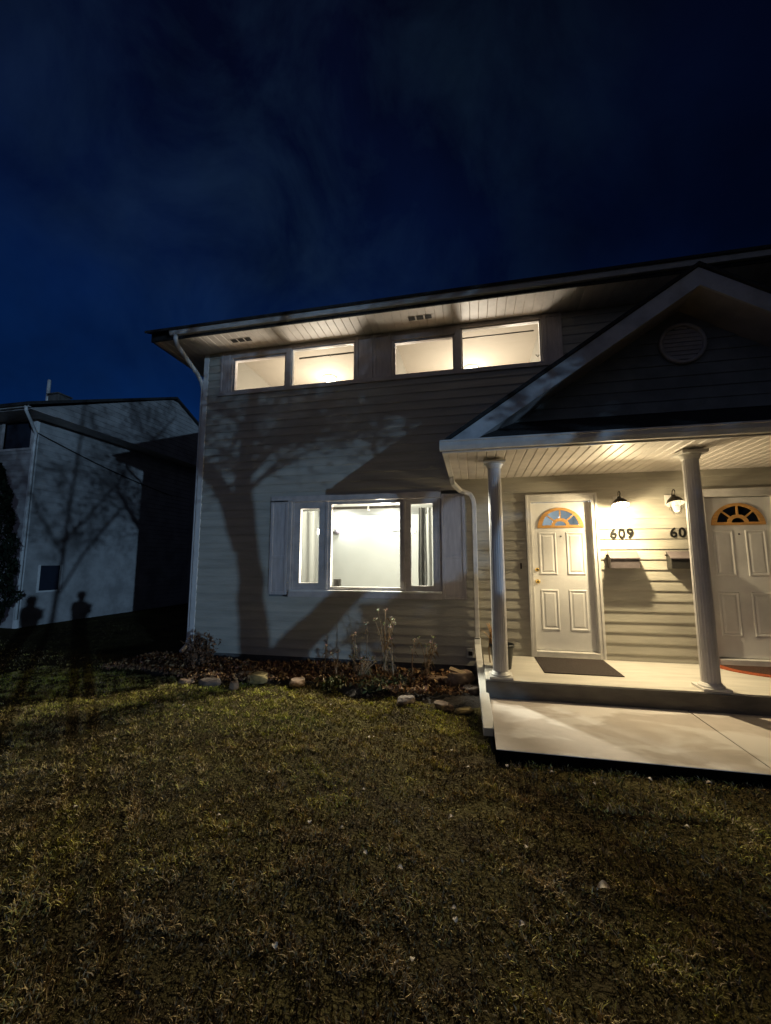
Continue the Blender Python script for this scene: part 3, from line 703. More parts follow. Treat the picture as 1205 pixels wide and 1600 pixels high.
# ================================================================== THINGS ON THE PORCH
def tilt(b, y, z, a=R(18)):
    c, s_ = math.cos(a), math.sin(a)
    b.v = [(p[0], y+(p[1]-y)*c+(p[2]-z)*s_, z-(p[1]-y)*s_+(p[2]-z)*c) for p in b.v]; return b
def wall_lamp(x, label, lit):
    y = D-0.30; z = 0.745+Z0
    t = empty('porch_lamp', (x, D, z), label, 'wall lamp', 'porch wall lamps')
    MB().bx(x+0.01, x+0.135, D-0.030, D-0.0135, z+0.005, z+0.14).build('mounting_block', M_white, t, bevel=0.004)
    MB().tube([(x+0.07, D-0.03, z+0.08), (x+0.05, D-0.10, z+0.085), (x+0.02, y+0.10, z+0.10), (x+0.005, y+0.05, z+0.13)] + [(x, y+0.035*math.cos(R(a)), z+0.13+0.035*math.sin(R(a))) for a in range(20, 181, 20)] + [(x, y-0.03, z+0.11), (x, y, z+0.085)], 0.007, 8).build('arm', M_blackmetal, t, True)
    tilt(MB().lathe((x, y, z), [(0.006, 0.10), (0.022, 0.095), (0.028, 0.07), (0.052, 0.058), (0.078, 0.030), (0.096, -0.012), (0.099, -0.022)], 28), y, z+0.06).build('shade', M_blackmetal, t, True)
    tilt(MB().lathe((x, y, z), [(0.0985, -0.0225), (0.090, -0.010), (0.070, 0.028), (0.045, 0.050), (0.001, 0.056)], 28), y, z+0.06).build('shade_lining', M_white, t, True)
    g = MB().lathe((x, y, z), [(0.030, 0.005), (0.036, -0.03), (0.036, -0.10), (0.028, -0.125), (0.001, -0.13)], 24)
    tilt(g, y, z+0.06); g.build('glass_jar', M_glass if lit else M_bulb2, t, True)
    b = MB()
    for a in (20, 110, 200, 290):
        c, s_ = math.cos(R(a)), math.sin(R(a))
        b.tube([(x+c*0.080, y+s_*0.080, z-0.02), (x+c*0.075, y+s_*0.075, z-0.09), (x+c*0.050, y+s_*0.050, z-0.145), (x, y, z-0.165)], 0.0022, 6)
    b.tube([(x+0.076*math.cos(R(a)), y+0.076*math.sin(R(a)), z-0.08) for a in range(0, 361, 20)], 0.0022, 6)
    tilt(b, y, z+0.06); b.build('wire_guard', M_blackmetal, t, True)
    if lit: MB().lathe((x, y, z), [(0.001, -0.02), (0.012, -0.03), (0.013, -0.045)], 12).build('bulb_socket', M_outlet, t, True)
    l = point('porch_bulb', (x, y, z-0.075) if lit else (x, y-0.0, z-0.20), LAMP_MAIN if lit else LAMP_SECOND, (1.0, 0.78, 0.47), 0.035 if lit else 0.05)
    if lit:      # added downward spot, brightens the lower wall, deck and lawn
        l.location.y = y-0.03
        sl = bpy.data.lights.new('porch_fill_spot', 'SPOT'); sl.energy = LAMP_DOWN; sl.color = (1.0, 0.78, 0.47); sl.spot_size = R(150); sl.spot_blend = 1.0; sl.shadow_soft_size = 0.035
        so_ = bpy.data.objects.new('porch_fill_spot', sl); COL.objects.link(so_); so_.location = (x, y-0.03, z-0.07); so_.rotation_euler = (R(-14), 0, 0)
wall_lamp(1.88, 'brightly glowing bronze porch lamp mounted directly above the number 609', True)
wall_lamp(2.51, 'dimmer bronze porch lamp with frosted jar half hidden behind the middle column', False)
def numbers(txt, x, label):
    t = empty('house_number', (x, D-0.02, 0.384+Z0), label, 'house number', 'house numbers on the porch wall')
    for i, ch in enumerate(txt):
        c = bpy.data.curves.new('digit', 'FONT'); c.body = ch; c.size = 0.178; c.align_x = 'CENTER'; c.extrude = 0.005; c.offset = 0.0035
        tmp = bpy.data.objects.new('tmp', c); me = bpy.data.meshes.new_from_object(tmp); bpy.data.objects.remove(tmp); me.materials.clear()
        me.transform(Matrix(((1,0,0,x+i*0.102),(0,0,-1,D-0.022),(0,1,0,0.322+Z0),(0,0,0,1))))
        link_mesh(me, 'digit', M_black, t)
numbers('609', 1.868, 'black house number 609 under the bright porch lamp')
numbers('607', 2.592, 'black house number beginning 60 partly hidden behind the middle column')
def mailbox(x0, x1, label, dark):
    zc = 0.035+Z0; t = empty('mailbox', ((x0+x1)/2, D, zc), label, 'mailbox', 'wall mailboxes by the doors')
    yb = D-0.014; dep = 0.135
    MB().prism([(yb, 0.125+Z0), (yb, -0.088+Z0), (yb-dep, -0.088+Z0), (yb-dep, 0.042+Z0), (yb-0.03, 0.125+Z0)], x0, x1, 'x').build('body', M_mail_dark if dark else M_mail, t, bevel=0.003)
    MB().prism([(yb-0.015, 0.127+Z0), (yb-0.030, 0.127+Z0), (yb-dep-0.004, 0.043+Z0), (yb-dep-0.004, 0.034+Z0), (yb-dep-0.011, 0.034+Z0), (yb-dep-0.011, 0.049+Z0), (yb-0.03, 0.137+Z0), (yb-0.015, 0.137+Z0)], x0-0.008, x1+0.008, 'x').build('lid', M_mail, t, bevel=0.001)
    for xx in (x0+0.08, x1-0.08):
        b = MB(); b.tube([(xx, yb-0.05, -0.088+Z0)] + [(xx, yb-0.05-0.045*math.sin(R(a)), -0.118+Z0-0.03*(1-math.cos(R(a)))*0+0.03*math.cos(R(a))) for a in range(0, 181, 30)], 0.004, 6)
        b.build('paper_hook', M_mail, t, True)
    if not dark: MB().lathe((0, 0, 0), [(0.001, -0.02), (0.022, -0.02), (0.022, 0.02), (0.001, 0.02)], 14)
    k = MB().lathe((x0-0.012, yb-0.03, 0.085+Z0), [(0.001, -0.012), (0.016, -0.008), (0.016, 0.008), (0.001, 0.012)], 12); k.build('hinge', M_blackmetal, t, True)
    return t
mailbox(1.775, 2.12, 'grey metal mailbox with sloping lid below the number 609', False)
mailbox(2.485, 2.83, 'mailbox with nearly black front partly hidden by the middle column', True)
# mats
tag(MB().bx(0.775, 1.625, 5.19, 5.985, 0.3155, 0.327).build('doormat', M_mat_brown, bevel=0.004), 'plain dark brown rectangular doormat before the 609 door', 'doormat', 'doormats')
t = empty('half_round_doormat', (3.43, 6.0, 0.316), 'half-round doormat with bright orange border before the right door', 'doormat', 'doormats')
def half(cx, cy, a, bb, n=32): return [(cx+a*math.cos(math.pi+math.pi*i/n), cy+bb*math.sin(math.pi+math.pi*i/n)) for i in range(n+1)]
MB().prism(half(3.43, 6.0, 0.56, 0.52), 0.316, 0.327, 'z').build('border', M_mat_orange, t)
MB().prism(half(3.43, 5.995, 0.46, 0.42), 0.3275, 0.331, 'z').build('centre', M_mat_dark, t)
# potted dry plant behind the left column
t = empty('potted_plant', (0.315, 5.33, 0.316), 'black plastic pot with dried upright leaves behind the left porch column', 'potted plant')
MB().lathe((0.315, 5.33, 0.316), [(0.001, 0), (0.105, 0), (0.138, 0.25), (0.150, 0.252), (0.150, 0.285), (0.140, 0.288), (0.134, 0.24), (0.001, 0.24)], 32).build('pot', M_pot, t, True)
MB().lathe((0.315, 5.33, 0.316), [(0.132, 0.235), (0.07, 0.25), (0.001, 0.245)], 16).build('soil', M_soil, t, True)
b = MB()
for k in range(46):
    a = random.uniform(0, 2*math.pi); r0 = random.uniform(0, 0.08); bx_, by_ = 0.235+r0*math.cos(a), 5.33+r0*math.sin(a); h = random.uniform(0.12, 0.44); ln = random.uniform(0.02, 0.18)
    a2 = random.gauss(math.pi, 1.0); wd = random.uniform(0.006, 0.016); prev = None; c = random.choice([(0.50,0.30,0.12),(0.62,0.42,0.20),(0.34,0.19,0.08)])
    pts = [(bx_+ln*math.cos(a2)*(s**1.6), by_+ln*math.sin(a2)*(s**1.6), 0.55+h*(s-0.35*s*s*s)) for s in (0, 0.3, 0.6, 0.85, 1)]
    nx, ny = -math.sin(a2), math.cos(a2)
    for i in range(4):
        w0, w1 = wd*(1-0.2*i), wd*(1-0.2*(i+1))
        p, q_ = pts[i], pts[i+1]
        b.q((p[0]-nx*w0, p[1]-ny*w0, p[2]), (p[0]+nx*w0, p[1]+ny*w0, p[2]), (q_[0]+nx*w1, q_[1]+ny*w1, q_[2]), (q_[0]-nx*w1, q_[1]-ny*w1, q_[2]), tint=c)
b.build('dry_leaves', M_leafattr, t)
tag(MB().rect_tube([(0.165, 5.6, 0.50), (0.185, 5.57, 0.24)], 0.016, 0.02).build('wooden_stake', M_wood), 'short pale wooden stake leaning on the deck end by the downspout', 'stake')

# ================================================================== BED, STONES, PLANTS
b = MB(); nx, ny = 70, 16
for j in range(ny+1):
    for i in range(nx+1):
        x = -5.5+5.55*i/nx; v = j/ny; yf = 5.02+0.11*math.sin(x*2.3)+0.08*math.sin(x*6.1+1)+(0.35*max(0, -4.1-x)) - (0.35*max(0, min(1, (x+0.75)/0.5)))
        y = yf+(D+0.15-yf)*v
        edge = min(1, v*5)
        b.v.append((x, y, -0.03+edge*(0.075+0.02*math.sin(x*7+v*9)+random.uniform(-0.01, 0.012))))
for j in range(ny):
    for i in range(nx): a = j*(nx+1)+i; b.f.append((a, a+1, a+nx+2, a+nx+1))
tag(b.build('bed_soil', M_soil, smooth=True), kind='structure')
M_stone = mat('field_stone', (0.27, 0.175, 0.11), 0.85, 0.2, 9, 0.5, 40)
M_stone2 = mat('yellow_field_stone', (0.34, 0.25, 0.10), 0.85, 0.2, 9, 0.5, 40)
M_stone3 = mat('grey_field_stone', (0.15, 0.11, 0.085), 0.85, 0.2, 9, 0.5, 40)
from mathutils import noise as mnoise
def stone(x, y, z, sx, sy, sz, m, label, rot=0.0, seed=0):
    me = bpy.data.meshes.new('stone'); import bmesh
    bm = bmesh.new(); bmesh.ops.create_icosphere(bm, subdivisions=4, radius=1)
    off = Vector((seed*3.7, seed*1.3, seed*2.1))
    for v in bm.verts:
        p = v.co.copy(); k = mnoise.noise(p*0.9+off)*0.35+mnoise.noise(p*2.5+off)*0.12+mnoise.noise(p*7+off)*0.03
        q = p*(1+k)
        q.z = max(-0.55, min(0.62+0.12*mnoise.noise(p*1.5-off), q.z))
        v.co = (q.x*sx, q.y*sy, q.z*sz)
    bm.to_mesh(me); bm.free(); me.transform(Matrix.Rotation(rot, 4, 'Z'))
    o = link_mesh(me, 'stone', m, None, smooth=True); o.location = (x, y, z)
    return tag(o, label, 'stone', 'stones edging the flower bed')
stone(-3.38, 4.90, 0.05, .13, .09, .07, M_stone3, 'flat grey-brown stone in the bed near the house corner', 0.3, 1)
stone(-2.82, 5.10, 0.08, .15, .11, .09, M_stone2, 'yellowish stone in the bed below the left shutter', -0.2, 2)
stone(-3.08, 5.22, 0.07, .12, .09, .06, M_stone3, 'low stone just left behind the yellowish stone', 0.8, 3)
stone(-3.0, 4.86, 0.04, .06, .06, .08, M_stone, 'small upright stone in front of the yellowish stone', 0.1, 4)
stone(-2.25, 5.10, 0.06, .12, .09, .07, M_stone, 'rounded brown stone under the left end of the big window', 1.2, 5)
stone(-0.50, 5.50, 0.09, .17, .08, .05, M_stone, 'long flat stone beside the biggest stone near the downspout', 0.1, 6)
stone(-0.19, 5.42, 0.13, .16, .13, .14, M_stone, 'biggest rounded stone next to the downspout extension', 0.5, 7)
stone(-0.79, 4.78, 0.04, .11, .08, .06, M_stone3, 'small grey stone at the lawn edge below the dry stalks', 0.7, 8)
stone(-0.36, 4.68, 0.04, .12, .08, .06, M_stone, 'pale brown stone at the lawn edge left of the downspout extension', -0.4, 9)
stone(-0.13, 4.62, 0.03, .11, .05, .04, M_stone2, 'thin yellowish stone touching the downspout extension', 0.5, 10)
stone(-0.06, 5.18, 0.07, .09, .12, .08, M_stone3, 'dark stone in front of the biggest stone', 0.5, 11)
stone(-3.75, 4.92, 0.03, .12, .08, .05, M_stone, 'leftmost brown stone at the bed edge', 0.4, 12)
tag(MB().rect_tube([(-0.33, 5.46, 0.245), (-0.14, 5.40, 0.20)], 0.05, 0.025).build('wood_scrap', M_wood, bevel=0.004), 'small pale wood scrap lying on the biggest stone', 'wood scrap')
# leaf litter
n = 5200; px = rng.uniform(-5.3, -0.05, n); py = 5.05+rng.random(n)**1.3*0.95+0.11*np.sin(px*2.3)
pz = 0.065+rng.random(n)*0.05
V, F, T = leaf_quads(np.stack([px, py, pz], 1), 0.032, tints(n, [(0.15,0.08,0.04),(0.22,0.13,0.06),(0.09,0.05,0.03),(0.32,0.21,0.11),(0.13,0.07,0.05)]), up=0.0)
tag(raw_cloud('leaf_litter', V, F, T, M_leafattr), 'brown dead leaves covering the flower bed along the wall', 'leaf litter', kind='stuff')
# dry stalks
def stalk(x, y, h, label, heads=3, spread=0.1, curl=6, col=(0.24, 0.17, 0.10), headc=(0.60, 0.52, 0.40), lean=0.0):
    t = empty('dry_plant', (x, y, 0.05), label, 'dry plant', 'dried flower stalks in the bed')
    b = MB(); hb = MB(); lb = MB()
    ns = max(1, heads)
    for k in range(ns):
        a = random.uniform(0, 6.28); sp = random.uniform(0.2, 1)*spread; hh = h*random.uniform(0.75, 1.0) if k else h
        pts = [(x+lean*s+sp*math.cos(a)*s**2+0.006*math.sin(s*9+k), y+sp*math.sin(a)*s**2, 0.04+hh*s) for s in (0, .25, .5, .75, 1)]
        b.tube(pts, [0.0075, 0.007, 0.006, 0.0048, 0.003], 6)
        tip = pts[-1]; hb = MB()
        for i in range(16):
            d = [random.gauss(0, 1) for _ in range(3)]; L = math.sqrt(sum(c*c for c in d)); d = [c/L for c in d]; rr = random.uniform(0.008, 0.026)
            p0 = (tip[0]+d[0]*rr, tip[1]+d[1]*rr, tip[2]+d[2]*rr+0.008); s_ = random.uniform(0.006, 0.014); e_ = [random.gauss(0, 1)*s_ for _ in range(3)]; g_ = [random.gauss(0, 1)*s_ for _ in range(3)]
            c = tuple(q_*random.uniform(0.6, 1.2) for q_ in headc)
            hb.q(p0, tuple(p0[j]+e_[j] for j in range(3)), tuple(p0[j]+e_[j]+g_[j] for j in range(3)), tuple(p0[j]+g_[j] for j in range(3)), tint=c)
        hb.build('seed_head', M_leafattr, t)
        for i in range(curl):
            s = random.uniform(0.1, 0.9); j = min(3, int(s*4)); f = s*4-j
            q0 = [pts[j][c]+(pts[j+1][c]-pts[j][c])*f for c in range(3)]; an = random.uniform(0, 6.28); L = random.uniform(0.03, 0.08); w_ = random.uniform(0.004, 0.010)
            c = random.choice([(0.34,0.21,0.11),(0.45,0.31,0.17),(0.20,0.13,0.07),(0.26,0.21,0.09)])
            p1 = (q0[0]+L*0.6*math.cos(an), q0[1]+L*0.6*math.sin(an), q0[2]+0.010); p2 = (q0[0]+L*math.cos(an), q0[1]+L*math.sin(an), q0[2]-0.02-L*0.4)
            lb.q(tuple(q0), (p1[0]+w_, p1[1], p1[2]+w_), p1, (p1[0]-w_, p1[1], p1[2]-w_), tint=c); lb.q(p1, (p2[0]+w_, p2[1], p2[2]), p2, (p1[0]-w_, p1[1], p1[2]-w_), tint=c)
    b.build('stalks', M_stalk, t, True); lb.build('dry_leaves', M_leafattr, t)
M_stalk = mat('dry_stalk', (0.46, 0.34, 0.21), 0.9, 0.2, 30)
stalk(-2.03, 5.45, 0.42, 'leftmost pale dry stalk in the bed, curved and single', 1, 0.04, 5, lean=0.05)
stalk(-1.84, 5.42, 0.34, 'short dark dry stalks just right of the leftmost pale stalk', 2, 0.08, 10)
stalk(-1.62, 5.52, 0.55, 'medium dry stalks with brown leaves left of the single white seed head', 3, 0.07, 16)
stalk(-1.44, 5.52, 0.72, 'dry stalk topped by a single small white seed head', 1, 0.02, 14, headc=(0.75, 0.70, 0.62))
stalk(-1.20, 5.55, 0.90, 'tallest dry plant with a bushy cluster of pale seed heads', 8, 0.17, 12, headc=(0.70, 0.62, 0.50))
stalk(-1.08, 5.52, 0.52, 'medium dry stalk leaning beside the tallest dry plant', 2, 0.06, 16)
stalk(-0.84, 5.62, 0.50, 'thin dry stalk with two small heads left of the rightmost plant', 2, 0.06, 10)
stalk(-0.64, 5.58, 0.56, 'rightmost dry plant with spreading pale heads and leaning stem', 6, 0.15, 12, lean=0.03)
stalk(-1.45, 5.30, 0.30, 'low tangle of dry stems in front of the tall stalks', 9, 0.22, 10, headc=(0.22, 0.15, 0.08))
# green ground plants
def shrub(name, x, y, z, r, h, n, size, cols, label, cat, up=0.2, group=None, blobs=None, stems=8):
    t = empty(name, (x, y, z), label, cat, group)
    P = []
    bl = blobs or [(0, 0, h*0.5, r, r, h*0.5)]
    for (bx_, by_, bz_, rx, ry, rz) in bl:
        k = int(n*(rx*rz)/sum(q_[3]*q_[5] for q_ in bl)); d = rng.normal(size=(k, 3)); d /= np.linalg.norm(d, axis=1)[:, None]; rad = rng.random(k)**0.45
        nn = 1+0.25*np.sin(d[:, 0]*5+d[:, 2]*4+x)+0.15*np.sin(d[:, 1]*9+2)
        P.append(np.stack([x+bx_+d[:, 0]*rx*rad*nn, y+by_+d[:, 1]*ry*rad*nn, z+bz_+d[:, 2]*rz*rad*nn], 1))
    P = np.concatenate(P); P = P[P[:, 2] > 0.01]
    V, F, T = leaf_quads(P, size, tints(len(P), cols), up=up)
    raw_cloud('foliage', V, F, T, M_leafattr, t)
    b = MB()
    for i in range(stems):
        a = random.uniform(0, 6.28); b.tube([(x+0.02*math.cos(a), y+0.02*math.sin(a), z-0.02), (x+r*0.4*math.cos(a), y+r*0.4*math.sin(a), z+h*0.5), (x+r*0.7*math.cos(a), y+r*0.7*math.sin(a), z+h*0.9)], [0.01, 0.007, 0.003], 6)
    b.build('stems', M_bark, t, True)
    return t
shrub('dry_shrub', -3.98, 5.50, 0.03, 0.22, 0.50, 700, 0.030, [(0.16,0.09,0.05),(0.09,0.05,0.03),(0.22,0.13,0.08)], 'reddish brown withered shrub at the left corner of the house', 'shrub', stems=16)
for i, (x, y, r, lb) in enumerate(((-1.75, 5.10, 0.20, 'low green leafy plant at the bed edge left of the tall stalks'), (-1.22, 5.12, 0.22, 'low green leafy plant in front of the tallest dry plant'), (-0.95, 5.25, 0.15, 'small low green plant right of the tallest dry plant'))):
    shrub('green_plant', x, y, 0.03, r, 0.13, 260, 0.030, [(0.06,0.075,0.03),(0.05,0.05,0.02),(0.13,0.10,0.05)], lb, 'plant', up=0.6, group='low green plants in the bed', stems=5)

# ================================================================== LAWN
def grass():
    def band(n, x0, x1, y0, y1):
        return np.stack([rng.uniform(x0, x1, n), rng.uniform(y0, y1, n)], 1)
    P = np.concatenate([band(230000, -3.6, 4.2, 0.95, 2.6), band(160000, -5.0, 5.0, 2.6, 4.0), band(100000, -6.5, 0.6, 4.0, 5.3), band(55000, -13, -5.0, 3.0, 9.5), band(24000, -8, -3.6, 1.2, 2.6)])
    x, y = P[:, 0], P[:, 1]
    yf = 5.02+0.11*np.sin(x*2.3)+0.08*np.sin(x*6.1+1)+0.35*np.maximum(0, -4.1-x)-0.35*np.clip((x+0.75)/0.5, 0, 1)
    keep = ~((x > 0.10) & (y > 3.50)) & ~((x > -5.4) & (y > yf+0.03*rng.normal(size=len(x)))) & ~((x > 0.0) & (x < .14) & (y > 3.9))
    keep &= (x < y*0.62+3.2) & (x > -y*1.65-0.6) & ~((x < -10.8) & (y > 7.9))
    P = P[keep]; x, y = P[:, 0], P[:, 1]; n = len(P)
    # patchiness at several scales, blades gathered into tufts
    def fld(x, y, s_): return (np.sin(x*2.1*s_+1.3*np.sin(y*1.7*s_))+np.sin(y*3.1*s_+1.1*np.sin(x*2.7*s_+0.5))+0.8*np.sin(x*6.3*s_+y*4.9*s_))/2.8
    f = fld(x, y, 1.0)*0.6+fld(y+3, x, 3.1)*0.5+fld(x+1, y-2, 9.0)*0.45
    f2 = fld(x*0.9+7, y*1.1, 5.5)*0.6+fld(y, x+4, 14.0)*0.5
    thin = rng.random(n) < np.clip(0.66+0.75*f2, 0.04, 1.0)
    P = P[thin]; x, y, f, f2 = P[:, 0], P[:, 1], f[thin], f2[thin]; n = len(P)
    tuft = 0.055*np.minimum(1.2, 0.5+y/6); cxx = (np.round(x/tuft)+0.35*np.sin(np.round(y/tuft)*7.7))*tuft; cyy = (np.round(y/tuft)+0.35*np.sin(np.round(x/tuft)*5.3))*tuft
    pull = (0.45*rng.random(n))
    x = x+(cxx-x)*pull; y = y+(cyy-y)*pull; P = np.stack([x, y], 1)
    green = np.clip(0.10+0.45*f+0.52*np.exp(-((y-4.6)/1.3)**2)+0.18*rng.normal(size=n), 0, 1)[:, None]
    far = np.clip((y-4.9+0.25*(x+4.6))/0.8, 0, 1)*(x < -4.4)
    c = (1-green)*np.array([0.33, 0.235, 0.11])+green*np.array([0.33, 0.335, 0.045])
    dead = rng.random(n) < 0.20; c[dead] = np.array([0.33, 0.25, 0.15])
    dk = rng.random(n) < np.clip(0.32-0.5*f2, 0.05, 0.9); c[dk] *= 0.30
    c *= np.clip(0.95+0.75*f2+0.3*f, 0.25, 1.6)[:, None]*(0.6+0.7*rng.random(n))[:, None]
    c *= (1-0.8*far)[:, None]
    h = (1-0.5*far)*(0.010+0.020*rng.random(n)**1.5)*(1+0.5*f2); wd = 0.0012+0.0014*rng.random(n)+0.0005*y
    a = rng.uniform(0, 2*np.pi, n); lean = h*(0.2+1.3*rng.random(n)); a2 = rng.uniform(0, 2*np.pi, n)
    g = np.array([lawn_h(px_, py_) for px_, py_ in P])
    base = np.stack([x, y, g-0.004], 1); wv = np.stack([np.cos(a), np.sin(a), np.zeros(n)], 1)*wd[:, None]; lv = np.stack([np.cos(a2), np.sin(a2), np.zeros(n)], 1)
    mid = base+lv*(lean*0.35)[:, None]+np.array([0, 0, 1])*(h*0.65)[:, None]
    tip = base+lv*lean[:, None]+np.array([0, 0, 1])*(h*0.95)[:, None]
    V = np.stack([base-wv, base+wv, mid+wv*0.8, mid-wv*0.8, tip], 1).reshape(-1, 3)
    i0 = np.arange(n)*5
    F = np.concatenate([np.stack([i0, i0+1, i0+2], 1), np.stack([i0, i0+2, i0+3], 1), np.stack([i0+3, i0+2, i0+4], 1)])
    T = np.repeat(c, 5, axis=0)
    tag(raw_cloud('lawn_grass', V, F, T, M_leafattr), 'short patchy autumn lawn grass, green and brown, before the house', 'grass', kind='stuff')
grass()
# small litter in the lawn (countless bits of dead leaf)
n = 2600; pxy = np.stack([rng.uniform(-6, 3.2, n), rng.uniform(1.1, 5.0, n)], 1)
ok = ~((pxy[:, 0] > 0.08) & (pxy[:, 1] > 3.45)); pxy = pxy[ok]; n = len(pxy)
V, F, T = leaf_quads(np.concatenate([pxy, 0.022+0.012*rng.random((n, 1))], 1), 0.011, tints(n, [(0.10,0.06,0.03),(0.16,0.10,0.05),(0.045,0.03,0.02),(0.26,0.18,0.10)]), up=1.5)
tag(raw_cloud('lawn_litter', V, F, T, M_leafattr), 'crumbled dead leaf bits scattered through the lawn', 'leaf litter', kind='stuff')
# pale fallen leaves one can pick out
LV_ = [(-3.13,4.09),(-1.61,4.56),(-1.53,2.99),(-0.98,3.84),(-0.94,3.87),(-0.22,3.67),(-0.08,3.39),(-1.6,2.48),(-1.0,2.49),(-0.8,2.49),(-0.18,2.8),(-0.61,2.32),(-0.41,2.27),(-0.13,2.11),(-0.12,2.05),(0.17,2.1),(-0.84,1.74),(0.25,2.58),(-0.28,1.82),(-0.79,2.95),(0.21,3.42),(0.52,3.36),(0.78,3.26),(1.2,2.94),(1.18,3.40),(1.56,3.43),(-3.2,3.29),(-2.58,2.38)]
M_pale = mat('pale_dead_leaf', (0.80, 0.66, 0.50), 0.8, 0.2, 60)
def leaf_obj(x, y, s, label, group):
    b = MB(); m_ = 9; a = random.uniform(0, 6.28)
    top = []
    for i in range(m_+1):
        u = i/m_; w_ = math.sin(math.pi*min(1, u*1.02))**0.7*0.42+0.03*math.sin(u*25)
        zc = 0.25*math.sin(u*math.pi*1.2)
        top.append((u-0.5, w_, zc))
    for u, w_, zc in top:
        for k in (-1, 0, 1): b.v.append(((u*math.cos(a)-k*w_*math.sin(a))*s, (u*math.sin(a)+k*w_*math.cos(a))*s, (zc+0.22*abs(k))*s))
    for i in range(m_):
        for k in (0, 1): q_ = i*3+k; b.f.append((q_, q_+3, q_+4, q_+1))
    o = b.build('fallen_leaf', M_pale, smooth=True); o.location = (x, y, lawn_h(x, y)+0.020); return tag(o, label, 'leaf', group)
LL = {0: 'small pale fallen leaf on the far lawn in front of the leftmost bed stones', 1: 'small pale fallen leaf on the lit lawn just before the flower bed', 2: 'small pale fallen leaf alone in the middle of the lawn left of centre',
      3: 'left one of two pale fallen leaves lying together on the lit lawn', 4: 'right one of two pale fallen leaves lying together on the lit lawn', 5: 'pale fallen leaf on the lawn just left of the downspout end', 6: 'pale fallen leaf on the lawn below the downspout end',
      16: 'pale fallen leaf nearest the bottom of the picture left of centre', 18: 'pale fallen leaf nearest the bottom of the picture at the centre', 20: 'pale fallen leaf touching the left front corner of the slab', 25: 'rightmost pale fallen leaf along the front edge of the slab',
      26: 'pale fallen leaf on the far left of the lawn below the shrub', 27: 'leftmost pale fallen leaf in the dark part of the lawn'}
for i, (x, y) in enumerate(LV_): leaf_obj(x, y, random.uniform(0.022, 0.036), LL.get(i, 'small pale fallen leaf lying on the lawn'), 'small pale leaves on the lawn')
leaf_obj(0.58, 2.36, 0.060, 'largest pale fallen leaf, alone on the dark lawn at lower right', 'small pale leaves on the lawn')

# ================================================================== NEIGHBOURING HOUSE
nb = empty('neighbour_house', (-14, 8, 0), 'dark grey-blue house next door on the left with a broad gable end', 'house')
NX = -10.9
siding_mesh(subtract((8.07, 18.2, -0.12, 5.27), [(8.45, 8.98, 0.86, 1.50)]), lambda a, o, z: (NX+o, a, z), 0.15, 0.0).build('side_siding', M_siding_n, nb)
siding_mesh(subtract((-21, NX-0.07, -0.12, 5.27), [(-11.95, -11.02, 4.50, 5.21)]), lambda a, o, z: (a, 8.0-o, z), 0.15, 0.0).build('front_siding', M_siding_n, nb)
MB().bx(NX-0.07, NX+0.016, 7.984, 8.07, -0.12, 5.268).build('corner_trim', M_white, nb)
MB().bx(-21, NX-0.02, 8.02, 18.1, -0.3, -0.121).build('foundation', M_found, nb)
wn = MB().bx(-11.95, -11.02, 8.05, 8.08, 4.50, 5.21).build('window', M_dark_in, nb)
b = MB(); b.bx(-12.0, -10.98, 7.97, 8.01, 4.44, 4.499); b.bx(-12.0, -11.951, 7.97, 8.01, 4.4995, 5.21); b.bx(-11.019, -10.98, 7.97, 8.01, 4.4995, 5.21); b.build('frame', M_trim, wn)
wn = MB().bx(NX-0.06, NX-0.03, 8.45, 8.98, 0.86, 1.50).build('window', M_dark_in, nb)
MB().bx(NX-0.02, NX+0.03, 8.40, 9.03, 0.82, 0.859).bx(NX-0.02, NX+0.02, 8.40, 8.449, 0.86, 1.52).bx(NX-0.02, NX+0.02, 8.981, 9.03, 0.86, 1.52).build('frame', M_white, wn)
NE = 3.67+Z0; NYM = 12.08; NAP = 5.77+Z0
# boxed gable end with soffit
b = MB(); z_ = NE
while z_ < NAP-0.1:
    z1 = min(z_+0.15, NAP-0.06); f = lambda z: (NAP-z)/(NAP-NE)
    b.q((-10.3+0.013, NYM-4.7*f(z_), z_), (-10.3+0.013, NYM+4.7*f(z_), z_), (-10.3, NYM+4.7*f(z1), z1), (-10.3, NYM-4.7*f(z1), z1)); z_ += 0.15
b.build('gable_siding', M_siding_n, nb)
MB().bx(NX+0.02, -10.288, 7.39, 16.78, NE-0.012, NE-0.002).bx(-21, -10.288, 7.39, 7.985, NE-0.025, NE-0.0125).build('soffit', M_trim, nb)
b = MB()
b.prism([(7.24, NE+0.02), (NYM, NAP+0.02), (16.9, NE+0.03), (16.9, NE+0.10), (NYM, NAP+0.10), (7.24, NE+0.10)], -21, -10.22, 'x')
b.build('roof', M_roof, nb)
MB().prism([(y-EY+7.38, z+NE+0.0) for y, z in gp], -21, -10.25, 'x').build('gutter', M_white, nb)
MB().tube([(-10.33, 7.30, NE+0.02), (-10.33, 7.31, NE-0.08), (-10.45, 7.5, NE-0.22), (-10.8, 7.93, NE-0.42), (-10.84, 7.95, NE-0.55), (-10.84, 7.95, 0.2)], 0.036, 8).build('downspout', M_white, nb, True)
MB().tube([(-13.3, 10.0, 6.4), (-13.3, 10.0, 7.45)], 0.05, 12).build('vent_pipe', M_white, nb, True)
MB().bx(-13.15, -12.75, 9.9, 10.3, 6.3, 6.90).bx(-13.19, -12.71, 9.86, 10.34, 6.901, 6.94).build('chimney', M_found, nb)
